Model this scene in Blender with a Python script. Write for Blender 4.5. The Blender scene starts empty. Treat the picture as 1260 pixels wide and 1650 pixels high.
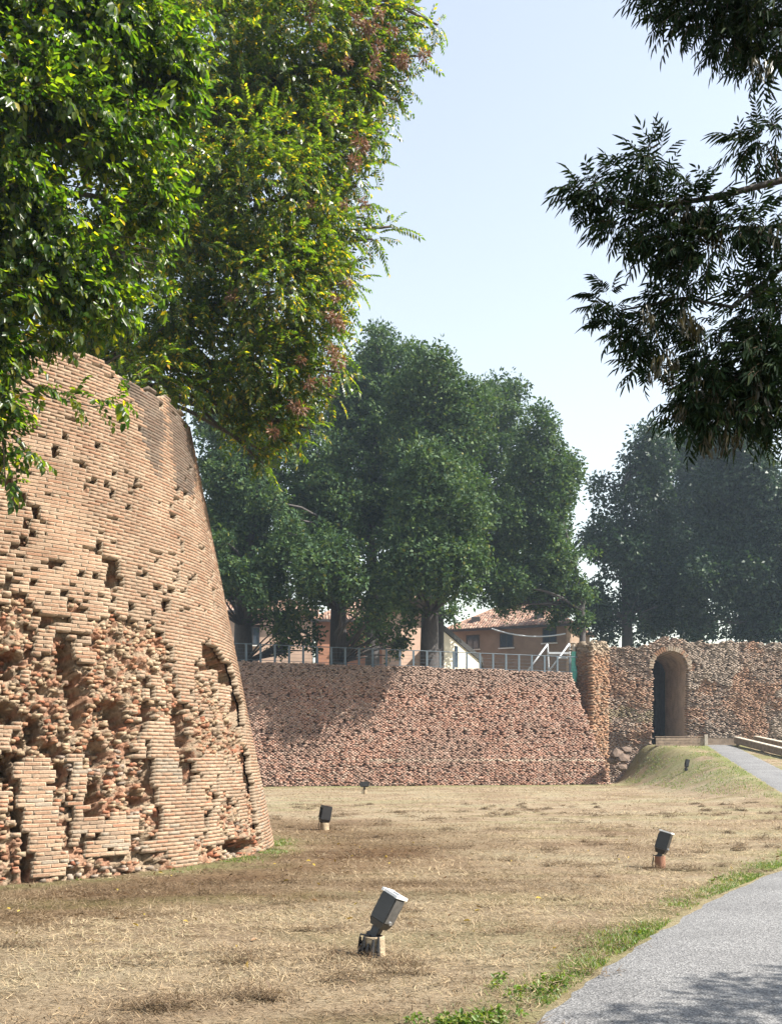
import bpy, bmesh, math, random
import numpy as np
from mathutils import Vector, Matrix, Euler
R = math.radians
rng = np.random.default_rng(7)
random.seed(7)
sc = bpy.context.scene
COL = sc.collection

# ------------------------------------------------------------------ camera, sky, sun, exposure
F, CX, HY, EYE = 1604.0, 630.0, 1220.0, 1.6          # photograph: focal length, centre, horizon (px), eye height
cam = bpy.data.cameras.new('camera'); camo = bpy.data.objects.new('camera', cam); COL.objects.link(camo)
camo.location = (0, 0, EYE); camo.rotation_euler = (R(90), 0, 0)
cam.sensor_fit = 'VERTICAL'; cam.sensor_height = 36.0; cam.sensor_width = 36.0
cam.lens = 36.0 * F / 1650.0
cam.shift_y = (HY - 825.0) / 1650.0
cam.clip_start = 0.05; cam.clip_end = 5000
sc.camera = camo

SUN_AZ, SUN_EL = R(-15), R(47)                       # to the right of the camera, a little behind it
sdir = Vector((math.cos(SUN_AZ) * math.cos(SUN_EL), math.sin(SUN_AZ) * math.cos(SUN_EL), math.sin(SUN_EL)))
world = bpy.data.worlds.new('World'); sc.world = world; world.use_nodes = True
wn = world.node_tree.nodes; wl = world.node_tree.links
sky = wn.new('ShaderNodeTexSky'); sky.sky_type = 'NISHITA'; sky.sun_disc = False
sky.sun_elevation = SUN_EL; sky.sun_rotation = R(90) - SUN_AZ
sky.air_density = 1.9; sky.dust_density = 0.5; sky.ozone_density = 1.0
bg = wn['Background']; bg.inputs['Strength'].default_value = 0.087
hsv = wn.new('ShaderNodeHueSaturation'); hsv.inputs['Hue'].default_value = 0.512; hsv.inputs['Saturation'].default_value = 0.58; hsv.inputs['Value'].default_value = 1.05   # summer haze: paler sky all round
wl.new(sky.outputs['Color'], hsv.inputs['Color']); wl.new(hsv.outputs['Color'], bg.inputs['Color'])
sun = bpy.data.lights.new('sun', 'SUN'); sun.energy = 5.0; sun.angle = R(0.53); sun.color = (1.0, 0.945, 0.86)
suno = bpy.data.objects.new('sun', sun); COL.objects.link(suno)
suno.rotation_euler = sdir.to_track_quat('Z', 'Y').to_euler(); suno.location = (30, -10, 40)
sc.view_settings.view_transform = 'Standard'; sc.view_settings.look = 'None'
sc.view_settings.exposure = 1.48; sc.view_settings.gamma = 1.0
sc.cycles.max_bounces = 8; sc.cycles.diffuse_bounces = 3; sc.cycles.glossy_bounces = 2
sc.cycles.transmission_bounces = 4; sc.cycles.volume_bounces = 0; sc.cycles.transparent_max_bounces = 8

# ------------------------------------------------------------------ helpers
def at(px, py, d):
    return Vector(((px - CX) / F * d, d, EYE + (HY - py) / F * d))
def proj(P):
    P = np.asarray(P); return CX + F * P[..., 0] / P[..., 1], HY - F * (P[..., 2] - EYE) / P[..., 1]
def hash2(ix, iy, seed=0):
    h = (ix.astype(np.int64) * 374761393 + iy.astype(np.int64) * 668265263 + seed * 1442695041) & 0x7fffffff
    h = ((h ^ (h >> 13)) * 1274126177) & 0x7fffffff
    return ((h ^ (h >> 16)) & 0xffffff) / float(0xffffff)
def vnoise(x, y, seed=0):
    x = np.asarray(x, float); y = np.asarray(y, float)
    ix = np.floor(x); iy = np.floor(y); fx = x - ix; fy = y - iy
    fx = fx * fx * (3 - 2 * fx); fy = fy * fy * (3 - 2 * fy)
    a = hash2(ix, iy, seed); b = hash2(ix + 1, iy, seed); c = hash2(ix, iy + 1, seed); d = hash2(ix + 1, iy + 1, seed)
    return (a * (1 - fx) + b * fx) * (1 - fy) + (c * (1 - fx) + d * fx) * fy
def fbm(x, y, seed=0, oct=4):
    s = 0; a = 0.5; n = 0
    for k in range(oct):
        s = s + a * vnoise(x * 2 ** k, y * 2 ** k, seed + k * 17); n += a; a *= 0.5
    return s / n
def sstep(a, b, x):
    t = np.clip((np.asarray(x, float) - a) / (b - a), 0, 1); return t * t * (3 - 2 * t)
def in_poly(px, py, poly):
    px = np.asarray(px); py = np.asarray(py); r = np.zeros(px.shape, bool); n = len(poly)
    for i in range(n):
        x0, y0 = poly[i]; x1, y1 = poly[(i + 1) % n]
        if y0 == y1: continue
        c = ((y0 > py) != (y1 > py)) & (px < (x1 - x0) * (py - y0) / (y1 - y0) + x0)
        r ^= c
    return r
def mesh_np(name, V, faces, col=None, smooth=False):
    """faces: list of int arrays (m,k)"""
    me = bpy.data.meshes.new(name)
    V = np.ascontiguousarray(V, np.float32)
    me.vertices.add(len(V)); me.vertices.foreach_set('co', V.ravel())
    faces = [np.asarray(f, np.int32) for f in faces if len(f)]
    loops = np.concatenate([f.ravel() for f in faces]); tot = np.concatenate([np.full(len(f), f.shape[1], np.int32) for f in faces])
    start = np.concatenate([[0], np.cumsum(tot)[:-1]]).astype(np.int32)
    me.loops.add(len(loops)); me.loops.foreach_set('vertex_index', loops.astype(np.int32))
    me.polygons.add(len(tot)); me.polygons.foreach_set('loop_start', start); me.polygons.foreach_set('loop_total', tot)
    if smooth: me.polygons.foreach_set('use_smooth', np.ones(len(tot), bool))
    if col is not None:
        ca = me.color_attributes.new('col', 'FLOAT_COLOR', 'POINT')
        c4 = np.ones((len(V), 4), np.float32); c4[:, :3] = col
        ca.data.foreach_set('color', c4.ravel())
    me.update(calc_edges=True); me.validate()
    return me
def link(name, me, mat=None, parent=None, **props):
    o = bpy.data.objects.new(name, me); COL.objects.link(o)
    if mat is not None and me is not None and not me.materials: me.materials.append(mat)
    if parent is not None: o.parent = parent
    for k, v in props.items(): o[k] = v
    return o
def thing(name, label, cat, loc=(0, 0, 0), group=None, rot=(0, 0, 0)):
    o = bpy.data.objects.new(name, None); COL.objects.link(o); o.location = loc; o.rotation_euler = rot
    o.empty_display_size = 0.2; o['label'] = label; o['category'] = cat
    if group: o['group'] = group
    return o
SG = np.array([[x, y, z] for x in (-1, 1) for y in (-1, 1) for z in (-1, 1)], float)
BF = np.array([[0, 1, 3, 2], [4, 6, 7, 5], [0, 4, 5, 1], [2, 3, 7, 6], [0, 2, 6, 4], [1, 5, 7, 3]])
BF5 = BF[[0, 1, 3, 4, 5]]
def boxes(c, t, n, u, h, jit=0.0):
    """N boxes: centre, axes (N,3), half sizes (N,3) -> V, F"""
    N = len(c); s = SG[None] * h[:, None, :]
    if jit: s = s + rng.normal(0, jit, s.shape)
    V = c[:, None] + s[..., 0:1] * t[:, None] + s[..., 1:2] * n[:, None] + s[..., 2:3] * u[:, None]
    Fa = BF5[None] + (np.arange(N) * 8)[:, None, None]
    return V.reshape(-1, 3), Fa.reshape(-1, 4)
class MB:
    def __init__(s): s.V = []; s.F = {}; s.n = 0
    def add(s, V, F):
        V = [tuple(v) for v in V]
        for f in F: s.F.setdefault(len(f), []).append([i + s.n for i in f])
        s.V += V; s.n += len(V); return s
    def box(s, c, size, rot=None):
        M = rot if rot is not None else Matrix.Identity(3)
        V = [Vector(c) + M @ Vector((a * size[0] / 2, b * size[1] / 2, d * size[2] / 2)) for a, b, d in SG]
        return s.add(V, BF.tolist())
    def beam(s, a, b, w, h, up=(0, 0, 1)):
        a = Vector(a); b = Vector(b); y = (b - a); L = y.length; y.normalize(); x = y.cross(Vector(up)).normalized(); z = x.cross(y)
        M = Matrix((x, y, z)).transposed(); return s.box((a + b) / 2, (w, L, h), M)
    def tube(s, pts, rad, k=8, cap=True):
        pts = [Vector(p) for p in pts]; rings = []; V = []; Fa = []
        ref = Vector((0.13, 0.21, 0.97))
        for i, p in enumerate(pts):
            d = (pts[min(i + 1, len(pts) - 1)] - pts[max(i - 1, 0)]).normalized()
            if abs(d.dot(ref)) > 0.95: rr = Vector((1, 0.1, 0))
            else: rr = ref
            x = d.cross(rr).normalized(); y = x.cross(d).normalized()
            r = rad[i] if hasattr(rad, '__len__') else rad
            V += [p + r * (math.cos(2 * math.pi * j / k) * x + math.sin(2 * math.pi * j / k) * y) for j in range(k)]
        for i in range(len(pts) - 1):
            for j in range(k):
                Fa.append([i * k + j, i * k + (j + 1) % k, (i + 1) * k + (j + 1) % k, (i + 1) * k + j])
        if cap:
            Fa.append(list(range(k))[::-1]); Fa.append([(len(pts) - 1) * k + j for j in range(k)])
        return s.add(V, Fa)
    def lathe(s, prof, c=(0, 0, 0), k=20):
        V = []; Fa = []
        for r, z in prof: V += [(c[0] + r * math.cos(2 * math.pi * j / k), c[1] + r * math.sin(2 * math.pi * j / k), c[2] + z) for j in range(k)]
        for i in range(len(prof) - 1):
            for j in range(k): Fa.append([i * k + j, i * k + (j + 1) % k, (i + 1) * k + (j + 1) % k, (i + 1) * k + j])
        Fa.append(list(range(k))[::-1]); Fa.append([(len(prof) - 1) * k + j for j in range(k)])
        return s.add(V, Fa)
    def prism(s, poly, axis_from, axis_to):
        """poly: list of 3D points, extruded by vector axis_to-axis_from"""
        d = Vector(axis_to) - Vector(axis_from); n = len(poly); V = [Vector(p) for p in poly] + [Vector(p) + d for p in poly]
        Fa = [list(range(n)), [n + i for i in range(n)][::-1]] + [[i, i + n, (i + 1) % n + n, (i + 1) % n] for i in range(n)]
        return s.add(V, Fa)
    def mesh(s, name, smooth=False, bevel=0):
        me = bpy.data.meshes.new(name); me.from_pydata(s.V, [], [f for k in s.F for f in s.F[k]])
        if smooth: me.polygons.foreach_set('use_smooth', [True] * len(me.polygons))
        bm = bmesh.new(); bm.from_mesh(me)
        bmesh.ops.recalc_face_normals(bm, faces=bm.faces)
        if bevel: bmesh.ops.bevel(bm, geom=list(bm.edges), offset=bevel, segments=2, affect='EDGES', clamp_overlap=True)
        bm.to_mesh(me); bm.free(); return me
    def build(s, name, mat, parent=None, smooth=False, bevel=0, **props):
        return link(name, s.mesh(name, smooth, bevel), mat, parent, **props)

# ------------------------------------------------------------------ materials
def nmat(name):
    m = bpy.data.materials.new(name); m.use_nodes = True; nt = m.node_tree
    return m, nt, nt.nodes, nt.links, nt.nodes['Principled BSDF']
def N(nodes, typ, **kw):
    n = nodes.new(typ)
    for k, v in kw.items():
        if hasattr(n, k): setattr(n, k, v)
        else: n.inputs[k].default_value = v
    return n
def ramp(nodes, stops):
    r = nodes.new('ShaderNodeValToRGB'); e = r.color_ramp.elements
    while len(e) < len(stops): e.new(0.5)
    for i, (p, c) in enumerate(stops): e[i].position = p; e[i].color = (*c, 1)
    return r
def plain(name, c, rough=0.7, var=0.15, scale=8, bump=0.1, bscale=60, metal=0.0, spec=0.3):
    m, nt, no, li, b = nmat(name)
    tc = no.new('ShaderNodeTexCoord'); nz = N(no, 'ShaderNodeTexNoise', Scale=scale, Detail=5.0, Roughness=0.6); li.new(tc.outputs['Object'], nz.inputs['Vector'])
    rp = ramp(no, [(0.3, tuple(v * (1 - var) for v in c)), (0.7, tuple(min(1, v * (1 + var)) for v in c))]); li.new(nz.outputs['Fac'], rp.inputs['Fac'])
    li.new(rp.outputs['Color'], b.inputs['Base Color']); b.inputs['Roughness'].default_value = rough; b.inputs['Metallic'].default_value = metal
    b.inputs['Specular IOR Level'].default_value = spec
    if bump:
        n2 = N(no, 'ShaderNodeTexNoise', Scale=bscale, Detail=4.0); li.new(tc.outputs['Object'], n2.inputs['Vector'])
        bp = N(no, 'ShaderNodeBump', Strength=bump, Distance=0.02); li.new(n2.outputs['Fac'], bp.inputs['Height']); li.new(bp.outputs['Normal'], b.inputs['Normal'])
    return m
def attr_mat(name, rough=0.9, nscale=40, namt=0.35, bump=0.5, dist=0.01, obj_color=False, stain=None):
    """colour from the mesh's 'col' attribute (or the object's colour) times a fine grain"""
    m, nt, no, li, b = nmat(name)
    if obj_color: a = no.new('ShaderNodeObjectInfo'); c = a.outputs['Color']
    else: a = N(no, 'ShaderNodeAttribute', attribute_name='col'); c = a.outputs['Color']
    geo = no.new('ShaderNodeNewGeometry')
    nz = N(no, 'ShaderNodeTexNoise', Scale=nscale, Detail=6.0, Roughness=0.65); li.new(geo.outputs['Position'], nz.inputs['Vector'])
    rp = ramp(no, [(0.28, (1 - namt,) * 3), (0.72, (1 + namt * 0.6,) * 3)]); li.new(nz.outputs['Fac'], rp.inputs['Fac'])
    n3 = N(no, 'ShaderNodeTexNoise', Scale=1.3, Detail=4.0); li.new(geo.outputs['Position'], n3.inputs['Vector'])
    r3 = ramp(no, [(0.3, (0.58, 0.555, 0.54)), (0.7, (0.82, 0.80, 0.785))]); li.new(n3.outputs['Fac'], r3.inputs['Fac'])
    mx = N(no, 'ShaderNodeMixRGB', blend_type='MULTIPLY', Fac=1.0); li.new(c, mx.inputs['Color1']); li.new(rp.outputs['Color'], mx.inputs['Color2'])
    mx2 = N(no, 'ShaderNodeMixRGB', blend_type='MULTIPLY', Fac=1.0); li.new(mx.outputs['Color'], mx2.inputs['Color1']); li.new(r3.outputs['Color'], mx2.inputs['Color2'])
    li.new(mx2.outputs['Color'], b.inputs['Base Color'])
    b.inputs['Roughness'].default_value = rough; b.inputs['Specular IOR Level'].default_value = 0.087
    bp = N(no, 'ShaderNodeBump', Strength=bump, Distance=dist); li.new(nz.outputs['Fac'], bp.inputs['Height']); li.new(bp.outputs['Normal'], b.inputs['Normal'])
    return m
def leaf_mat(name, stops, twig=(0.09, 0.06, 0.04), trans=0.42, tcol=(1.5, 1.7, 0.55), rough=0.38, spec=0.5):
    """col.r: one leaf's hue, col.g: 1 on twigs, col.b: the spray's tint"""
    m, nt, no, li, b = nmat(name)
    a = N(no, 'ShaderNodeAttribute', attribute_name='col'); sp = no.new('ShaderNodeSeparateColor'); li.new(a.outputs['Color'], sp.inputs['Color'])
    rp = ramp(no, stops); li.new(sp.outputs['Red'], rp.inputs['Fac'])
    r2 = ramp(no, [(0.0, (0.72, 0.75, 0.78)), (1.0, (1.25, 1.2, 1.1))]); li.new(sp.outputs['Blue'], r2.inputs['Fac'])
    mx = N(no, 'ShaderNodeMixRGB', blend_type='MULTIPLY', Fac=1.0); li.new(rp.outputs['Color'], mx.inputs['Color1']); li.new(r2.outputs['Color'], mx.inputs['Color2'])
    tw = N(no, 'ShaderNodeMixRGB', Color2=(*twig, 1)); li.new(sp.outputs['Green'], tw.inputs['Fac']); li.new(mx.outputs['Color'], tw.inputs['Color1'])
    li.new(tw.outputs['Color'], b.inputs['Base Color']); b.inputs['Roughness'].default_value = rough; b.inputs['Specular IOR Level'].default_value = spec
    tb = no.new('ShaderNodeBsdfTranslucent'); tm = N(no, 'ShaderNodeMixRGB', blend_type='MULTIPLY', Fac=1.0, Color2=(*tcol, 1))
    li.new(tw.outputs['Color'], tm.inputs['Color1']); li.new(tm.outputs['Color'], tb.inputs['Color'])
    ms = no.new('ShaderNodeMixShader')
    inv = N(no, 'ShaderNodeMath', operation='MULTIPLY_ADD'); inv.inputs[1].default_value = -trans; inv.inputs[2].default_value = trans
    li.new(sp.outputs['Green'], inv.inputs[0]); li.new(inv.outputs[0], ms.inputs[0])
    li.new(b.outputs[0], ms.inputs[1]); li.new(tb.outputs[0], ms.inputs[2]); li.new(ms.outputs[0], no['Material Output'].inputs['Surface'])
    return m
def bark_mat(name, c):
    m, nt, no, li, b = nmat(name)
    geo = no.new('ShaderNodeNewGeometry'); mp = N(no, 'ShaderNodeMapping'); mp.inputs['Scale'].default_value = (1, 1, 0.18); li.new(geo.outputs['Position'], mp.inputs['Vector'])
    nz = N(no, 'ShaderNodeTexNoise', Scale=22.0, Detail=6.0, Roughness=0.7); li.new(mp.outputs[0], nz.inputs['Vector'])
    rp = ramp(no, [(0.3, tuple(v * 0.5 for v in c)), (0.7, tuple(v * 1.35 for v in c))]); li.new(nz.outputs['Fac'], rp.inputs['Fac']); li.new(rp.outputs['Color'], b.inputs['Base Color'])
    b.inputs['Roughness'].default_value = 0.9
    bp = N(no, 'ShaderNodeBump', Strength=0.8, Distance=0.03); li.new(nz.outputs['Fac'], bp.inputs['Height']); li.new(bp.outputs['Normal'], b.inputs['Normal'])
    return m
M_brick = attr_mat('weathered_brick', nscale=45, namt=0.38, bump=0.6, dist=0.008)
M_brick1 = attr_mat('weathered_brick_single', nscale=45, namt=0.38, bump=0.6, dist=0.008, obj_color=True)
M_farbrick = attr_mat('far_brick', nscale=9, namt=0.4, bump=0.8, dist=0.03)
M_core = attr_mat('rubble_core', nscale=14, namt=0.5, bump=1.0, dist=0.05)
M_bark = bark_mat('bark', (0.10, 0.08, 0.06)); M_darkbark = bark_mat('dark_bark', (0.055, 0.048, 0.045))
M_leafL = leaf_mat('broad_leaf', [(0.0, (0.014, 0.036, 0.010)), (0.45, (0.040, 0.078, 0.014)), (0.90, (0.105, 0.140, 0.020)), (0.97, (0.20, 0.22, 0.02)), (1.0, (0.40, 0.27, 0.03))], tcol=(2.6, 2.9, 0.5), trans=0.52, rough=0.36)
M_leafA = leaf_mat('pinnate_leaf', [(0.0, (0.026, 0.055, 0.016)), (0.5, (0.058, 0.098, 0.018)), (0.86, (0.110, 0.145, 0.022)), (0.94, (0.25, 0.20, 0.03)), (1.0, (0.42, 0.27, 0.04))], tcol=(2.6, 2.7, 0.5), trans=0.5, rough=0.36)
M_leafF = leaf_mat('far_leaf', [(0.0, (0.026, 0.056, 0.028)), (0.6, (0.052, 0.095, 0.040)), (0.97, (0.095, 0.138, 0.050)), (1.0, (0.13, 0.13, 0.03))], tcol=(1.4, 1.5, 0.5), trans=0.25, rough=0.6, spec=0.15)
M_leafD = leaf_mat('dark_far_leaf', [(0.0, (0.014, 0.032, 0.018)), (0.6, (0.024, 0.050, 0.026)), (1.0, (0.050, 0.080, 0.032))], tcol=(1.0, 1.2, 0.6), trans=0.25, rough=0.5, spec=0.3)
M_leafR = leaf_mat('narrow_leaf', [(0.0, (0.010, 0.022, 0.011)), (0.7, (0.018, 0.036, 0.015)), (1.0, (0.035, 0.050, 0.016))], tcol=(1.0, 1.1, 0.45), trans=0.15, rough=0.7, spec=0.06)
M_keyR = leaf_mat('green_keys', [(0.0, (0.022, 0.022, 0.008)), (1.0, (0.050, 0.042, 0.012))], tcol=(1.2, 1.1, 0.5), trans=0.25)
M_seed = leaf_mat('rust_seed', [(0.0, (0.13, 0.07, 0.045)), (1.0, (0.26, 0.155, 0.10))], tcol=(1.2, 0.9, 0.6), trans=0.25, rough=0.6)
M_straw = leaf_mat('dry_grass_blade', [(0.0, (0.085, 0.055, 0.033)), (0.4, (0.225, 0.165, 0.105)), (0.75, (0.40, 0.32, 0.215)), (1.0, (0.24, 0.22, 0.13))], tcol=(1, 1, 0.8), trans=0.2, rough=0.7, spec=0.15)
M_green = leaf_mat('green_grass_blade', [(0.0, (0.045, 0.10, 0.012)), (0.5, (0.10, 0.17, 0.024)), (0.8, (0.17, 0.20, 0.04)), (1.0, (0.28, 0.23, 0.10))], tcol=(1.4, 1.5, 0.5), trans=0.35, rough=0.5)

def ground_mat():
    m, nt, no, li, b = nmat('dry_mown_grass')
    geo = no.new('ShaderNodeNewGeometry'); P = geo.outputs['Position']
    n1 = N(no, 'ShaderNodeTexNoise', Scale=0.35, Detail=5.0, Roughness=0.6); li.new(P, n1.inputs['Vector'])
    mp = N(no, 'ShaderNodeMapping'); mp.inputs['Scale'].default_value = (0.45, 1.0, 1.0); li.new(P, mp.inputs['Vector'])
    n2 = N(no, 'ShaderNodeTexNoise', Scale=3.2, Detail=7.0, Roughness=0.7); li.new(mp.outputs[0], n2.inputs['Vector'])
    n3 = N(no, 'ShaderNodeTexNoise', Scale=46.0, Detail=5.0, Roughness=0.75); li.new(mp.outputs[0], n3.inputs['Vector'])
    r1 = ramp(no, [(0.34, (0.175, 0.126, 0.084)), (0.50, (0.25, 0.197, 0.134)), (0.66, (0.258, 0.224, 0.153))]); li.new(n1.outputs['Fac'], r1.inputs['Fac'])
    r2 = ramp(no, [(0.30, (0.48, 0.43, 0.37)), (0.47, (1.0, 1.0, 1.0)), (0.72, (1.2, 1.18, 1.14))]); li.new(n2.outputs['Fac'], r2.inputs['Fac'])
    r3 = ramp(no, [(0.30, (0.50, 0.46, 0.42)), (0.52, (1.0, 1.0, 1.0)), (0.75, (1.35, 1.32, 1.25))]); li.new(n3.outputs['Fac'], r3.inputs['Fac'])
    a = N(no, 'ShaderNodeMixRGB', blend_type='MULTIPLY', Fac=1.0); li.new(r1.outputs[0], a.inputs[1]); li.new(r2.outputs[0], a.inputs[2])
    c = N(no, 'ShaderNodeMixRGB', blend_type='MULTIPLY', Fac=1.0); li.new(a.outputs[0], c.inputs[1]); li.new(r3.outputs[0], c.inputs[2])
    at_ = N(no, 'ShaderNodeAttribute', attribute_name='col'); sp = no.new('ShaderNodeSeparateColor'); li.new(at_.outputs['Color'], sp.inputs[0])
    dk = N(no, 'ShaderNodeMixRGB', blend_type='MULTIPLY', Color2=(0.52, 0.43, 0.36, 1)); li.new(sp.outputs['Red'], dk.inputs[0]); li.new(c.outputs[0], dk.inputs[1])
    g = N(no, 'ShaderNodeMixRGB', Color2=(0.135, 0.15, 0.055, 1)); li.new(sp.outputs['Green'], g.inputs[0]); li.new(dk.outputs[0], g.inputs[1])
    g2 = N(no, 'ShaderNodeMixRGB', blend_type='MULTIPLY', Fac=0.3); li.new(g.outputs[0], g2.inputs[1]); li.new(r3.outputs[0], g2.inputs[2])
    li.new(g2.outputs[0], b.inputs['Base Color']); b.inputs['Roughness'].default_value = 0.95; b.inputs['Specular IOR Level'].default_value = 0.05
    bp = N(no, 'ShaderNodeBump', Strength=0.9, Distance=0.03); li.new(n3.outputs['Fac'], bp.inputs['Height'])
    b2 = N(no, 'ShaderNodeBump', Strength=0.7, Distance=0.12); li.new(n2.outputs['Fac'], b2.inputs['Height']); li.new(bp.outputs[0], b2.inputs['Normal']); li.new(b2.outputs[0], b.inputs['Normal'])
    return m
def path_mat():
    m, nt, no, li, b = nmat('grey_gravel_path')
    geo = no.new('ShaderNodeNewGeometry'); P = geo.outputs['Position']
    v = N(no, 'ShaderNodeTexVoronoi', Scale=75.0); li.new(P, v.inputs['Vector'])
    n1 = N(no, 'ShaderNodeTexNoise', Scale=1.1, Detail=5.0); li.new(P, n1.inputs['Vector'])
    n2 = N(no, 'ShaderNodeTexNoise', Scale=60.0, Detail=4.0, Roughness=0.8); li.new(P, n2.inputs['Vector'])
    sv = no.new('ShaderNodeSeparateColor'); li.new(v.outputs['Color'], sv.inputs[0])
    r = ramp(no, [(0.0, (0.088, 0.088, 0.089)), (0.5, (0.152, 0.152, 0.154)), (1.0, (0.245, 0.243, 0.242))]); li.new(sv.outputs[0], r.inputs[0])
    r1 = ramp(no, [(0.3, (0.86, 0.85, 0.84)), (0.7, (1.12, 1.11, 1.09))]); li.new(n1.outputs['Fac'], r1.inputs[0])
    r2 = ramp(no, [(0.3, (0.76, 0.76, 0.76)), (0.7, (1.16, 1.16, 1.16))]); li.new(n2.outputs['Fac'], r2.inputs[0])
    a = N(no, 'ShaderNodeMixRGB', blend_type='MULTIPLY', Fac=1.0); li.new(r.outputs[0], a.inputs[1]); li.new(r1.outputs[0], a.inputs[2])
    c = N(no, 'ShaderNodeMixRGB', blend_type='MULTIPLY', Fac=1.0); li.new(a.outputs[0], c.inputs[1]); li.new(r2.outputs[0], c.inputs[2])
    li.new(c.outputs[0], b.inputs['Base Color']); b.inputs['Roughness'].default_value = 0.9; b.inputs['Specular IOR Level'].default_value = 0.2
    bp = N(no, 'ShaderNodeBump', Strength=0.6, Distance=0.01); li.new(v.outputs['Distance'], bp.inputs['Height']); li.new(bp.outputs[0], b.inputs['Normal'])
    return m
M_ground = ground_mat(); M_path = path_mat()
M_terr = plain('terrace_earth', (0.16, 0.14, 0.09), rough=0.95)
M_black = plain('black_enamel', (0.018, 0.018, 0.02), rough=0.42, var=0.3, bump=0.05, spec=0.5)
M_alu = plain('dull_aluminium', (0.30, 0.30, 0.30), rough=0.42, metal=0.55, var=0.2, bump=0.03)
M_grey = plain('grey_housing', (0.036, 0.035, 0.034), rough=0.45, var=0.25, bump=0.05, spec=0.5)
M_sunside = plain('scuffed_sunlit_side', (0.095, 0.09, 0.085), rough=0.5, var=0.35, scale=18, bump=0.1)  # lighter than the housing: sunlight on that side put into the colour
M_rim = plain('sunlit_rim', (0.75, 0.75, 0.74), rough=0.4, var=0.06)  # white stands in for sunlight on the top edge of the heads
M_glass = plain('dark_lens', (0.02, 0.022, 0.026), rough=0.08, var=0.1, bump=0.0, spec=0.8)
M_conc = plain('dirty_concrete', (0.30, 0.235, 0.155), rough=0.92, var=0.3, scale=14, bump=0.6)
M_terra = plain('terracotta_pipe', (0.24, 0.12, 0.075), rough=0.85, var=0.25, bump=0.3)
M_steel = plain('blue_grey_steel', (0.085, 0.11, 0.13), rough=0.55, var=0.12, bump=0.05)
M_white = plain('white_pipe', (0.46, 0.48, 0.50), rough=0.45, var=0.08)
M_teal = plain('green_tarp', (0.12, 0.42, 0.34), rough=0.7, var=0.2, bump=0.3, bscale=12)
M_wood = plain('weathered_timber', (0.24, 0.18, 0.13), rough=0.88, var=0.35, scale=5, bump=0.4)
M_paletop = plain('pale_timber', (0.38, 0.33, 0.265), rough=0.85, var=0.2, scale=5, bump=0.3)
M_tan = plain('tan_render', (0.26, 0.185, 0.135), rough=0.9, var=0.14, scale=1.5, bump=0.1)
M_peach = plain('peach_render', (0.50, 0.35, 0.265), rough=0.9, var=0.12, scale=1.2, bump=0.1)
M_orange = plain('orange_render', (0.38, 0.19, 0.12), rough=0.9, var=0.15, scale=1.2, bump=0.1)
M_cream = plain('cream_render', (0.72, 0.66, 0.54), rough=0.9, var=0.07, scale=1.5, bump=0.05)
M_pane = plain('window_glass', (0.045, 0.06, 0.08), rough=0.12, var=0.2, bump=0.0, spec=0.7)
M_sill = plain('white_sill', (0.68, 0.67, 0.64), rough=0.7, var=0.08)
M_gutter = plain('dark_gutter', (0.05, 0.045, 0.045), rough=0.5, var=0.1, bump=0.0)
M_roofA = attr_mat('clay_tile', nscale=6, namt=0.25, bump=0.3, dist=0.02)
M_ridge = plain('ridge_clay', (0.34, 0.22, 0.165), rough=0.9, var=0.25)
M_chim = plain('red_brick_chimney', (0.34, 0.12, 0.08), rough=0.9, var=0.25)

# ------------------------------------------------------------------ ground heights, path line
PL = np.array([(-3.3, -4.0), (-1.7, 1.5), (0.74, 5.97), (1.70, 7.9), (3.50, 11.2), (5.5, 14.3), (9.0, 20.0), (12.2, 28.0), (14.1, 36.0), (15.9, 45.0), (18.9, 60.0), (19.2, 62.0)])
PWID = (np.array([-4.0, 6, 14, 28, 36, 45, 60, 62]), np.array([3.2, 3.1, 3.0, 2.4, 2.0, 1.8, 1.7, 1.7]))
def xl(Y): return np.interp(Y, PL[:, 1], PL[:, 0])
def ramp_z(Y): return 2.35 * np.clip((np.asarray(Y, float) - 33.0) / 27.0, 0, 1)
def height(X, Y):
    X = np.asarray(X, float); Y = np.asarray(Y, float)
    off = xl(Y) - X
    wl_ = np.interp(Y, [33, 50, 57, 61], [0.15, 0.3, 1.6, 3.4]); fl = np.interp(Y, [32, 36.7, 57, 61], [2.4, 3.2, 5.2, 5.6])
    k = 1 - sstep(0, 1, (off - wl_) / (fl - wl_))
    pm = sstep(-0.6, 0.25, off) + sstep(0.0, 0.6, -off - np.interp(Y, *PWID))       # no bumps on the path
    bumps = 0.05 * (fbm(X * 0.45, Y * 0.45, 3) - 0.5) + 0.035 * (fbm(X * 2.2, Y * 2.2, 5, 3) - 0.5)
    return ramp_z(Y) * k + bumps * np.clip(pm, 0, 1)
def mulch(X, Y):
    """brown leaf litter lying in front of the bastion and in patches down the lawn"""
    rb_ = np.hypot(X + 8.15, Y - 17.6) - 6.05
    return np.clip(np.exp(-((rb_ - 1.6) / 2.2) ** 2) * (0.35 + 1.1 * fbm(X * .8, Y * .8, 45)) + 0.9 * sstep(.52, .66, fbm(X * .28 + 5, Y * .6, 46)) * sstep(20, 12, Y), 0, 1)
def gz(X, Y): return float(height(X, Y))
def axis(a, b, step, far, g=1.18):
    c = list(np.arange(a, b + 1e-6, step)); s = step; x = b
    while x < far: s *= g; x += s; c.append(x)
    s = step; x = a; pre = []
    while x > -far: s *= g; x -= s; pre.append(x)
    return np.array(pre[::-1] + c)
gx = axis(-9, 24, 0.22, 235); gy = axis(2.0, 62, 0.27, 235)
GX, GY = np.meshgrid(gx, gy); GZ = height(GX, GY)
off = xl(GY) - GX; wid = np.interp(GY, *PWID)
inside = sstep(0.05, 0.30, -off) * sstep(0.05, 0.30, wid + off); inside = inside * (GY > -6) * (GY < 62)
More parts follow.
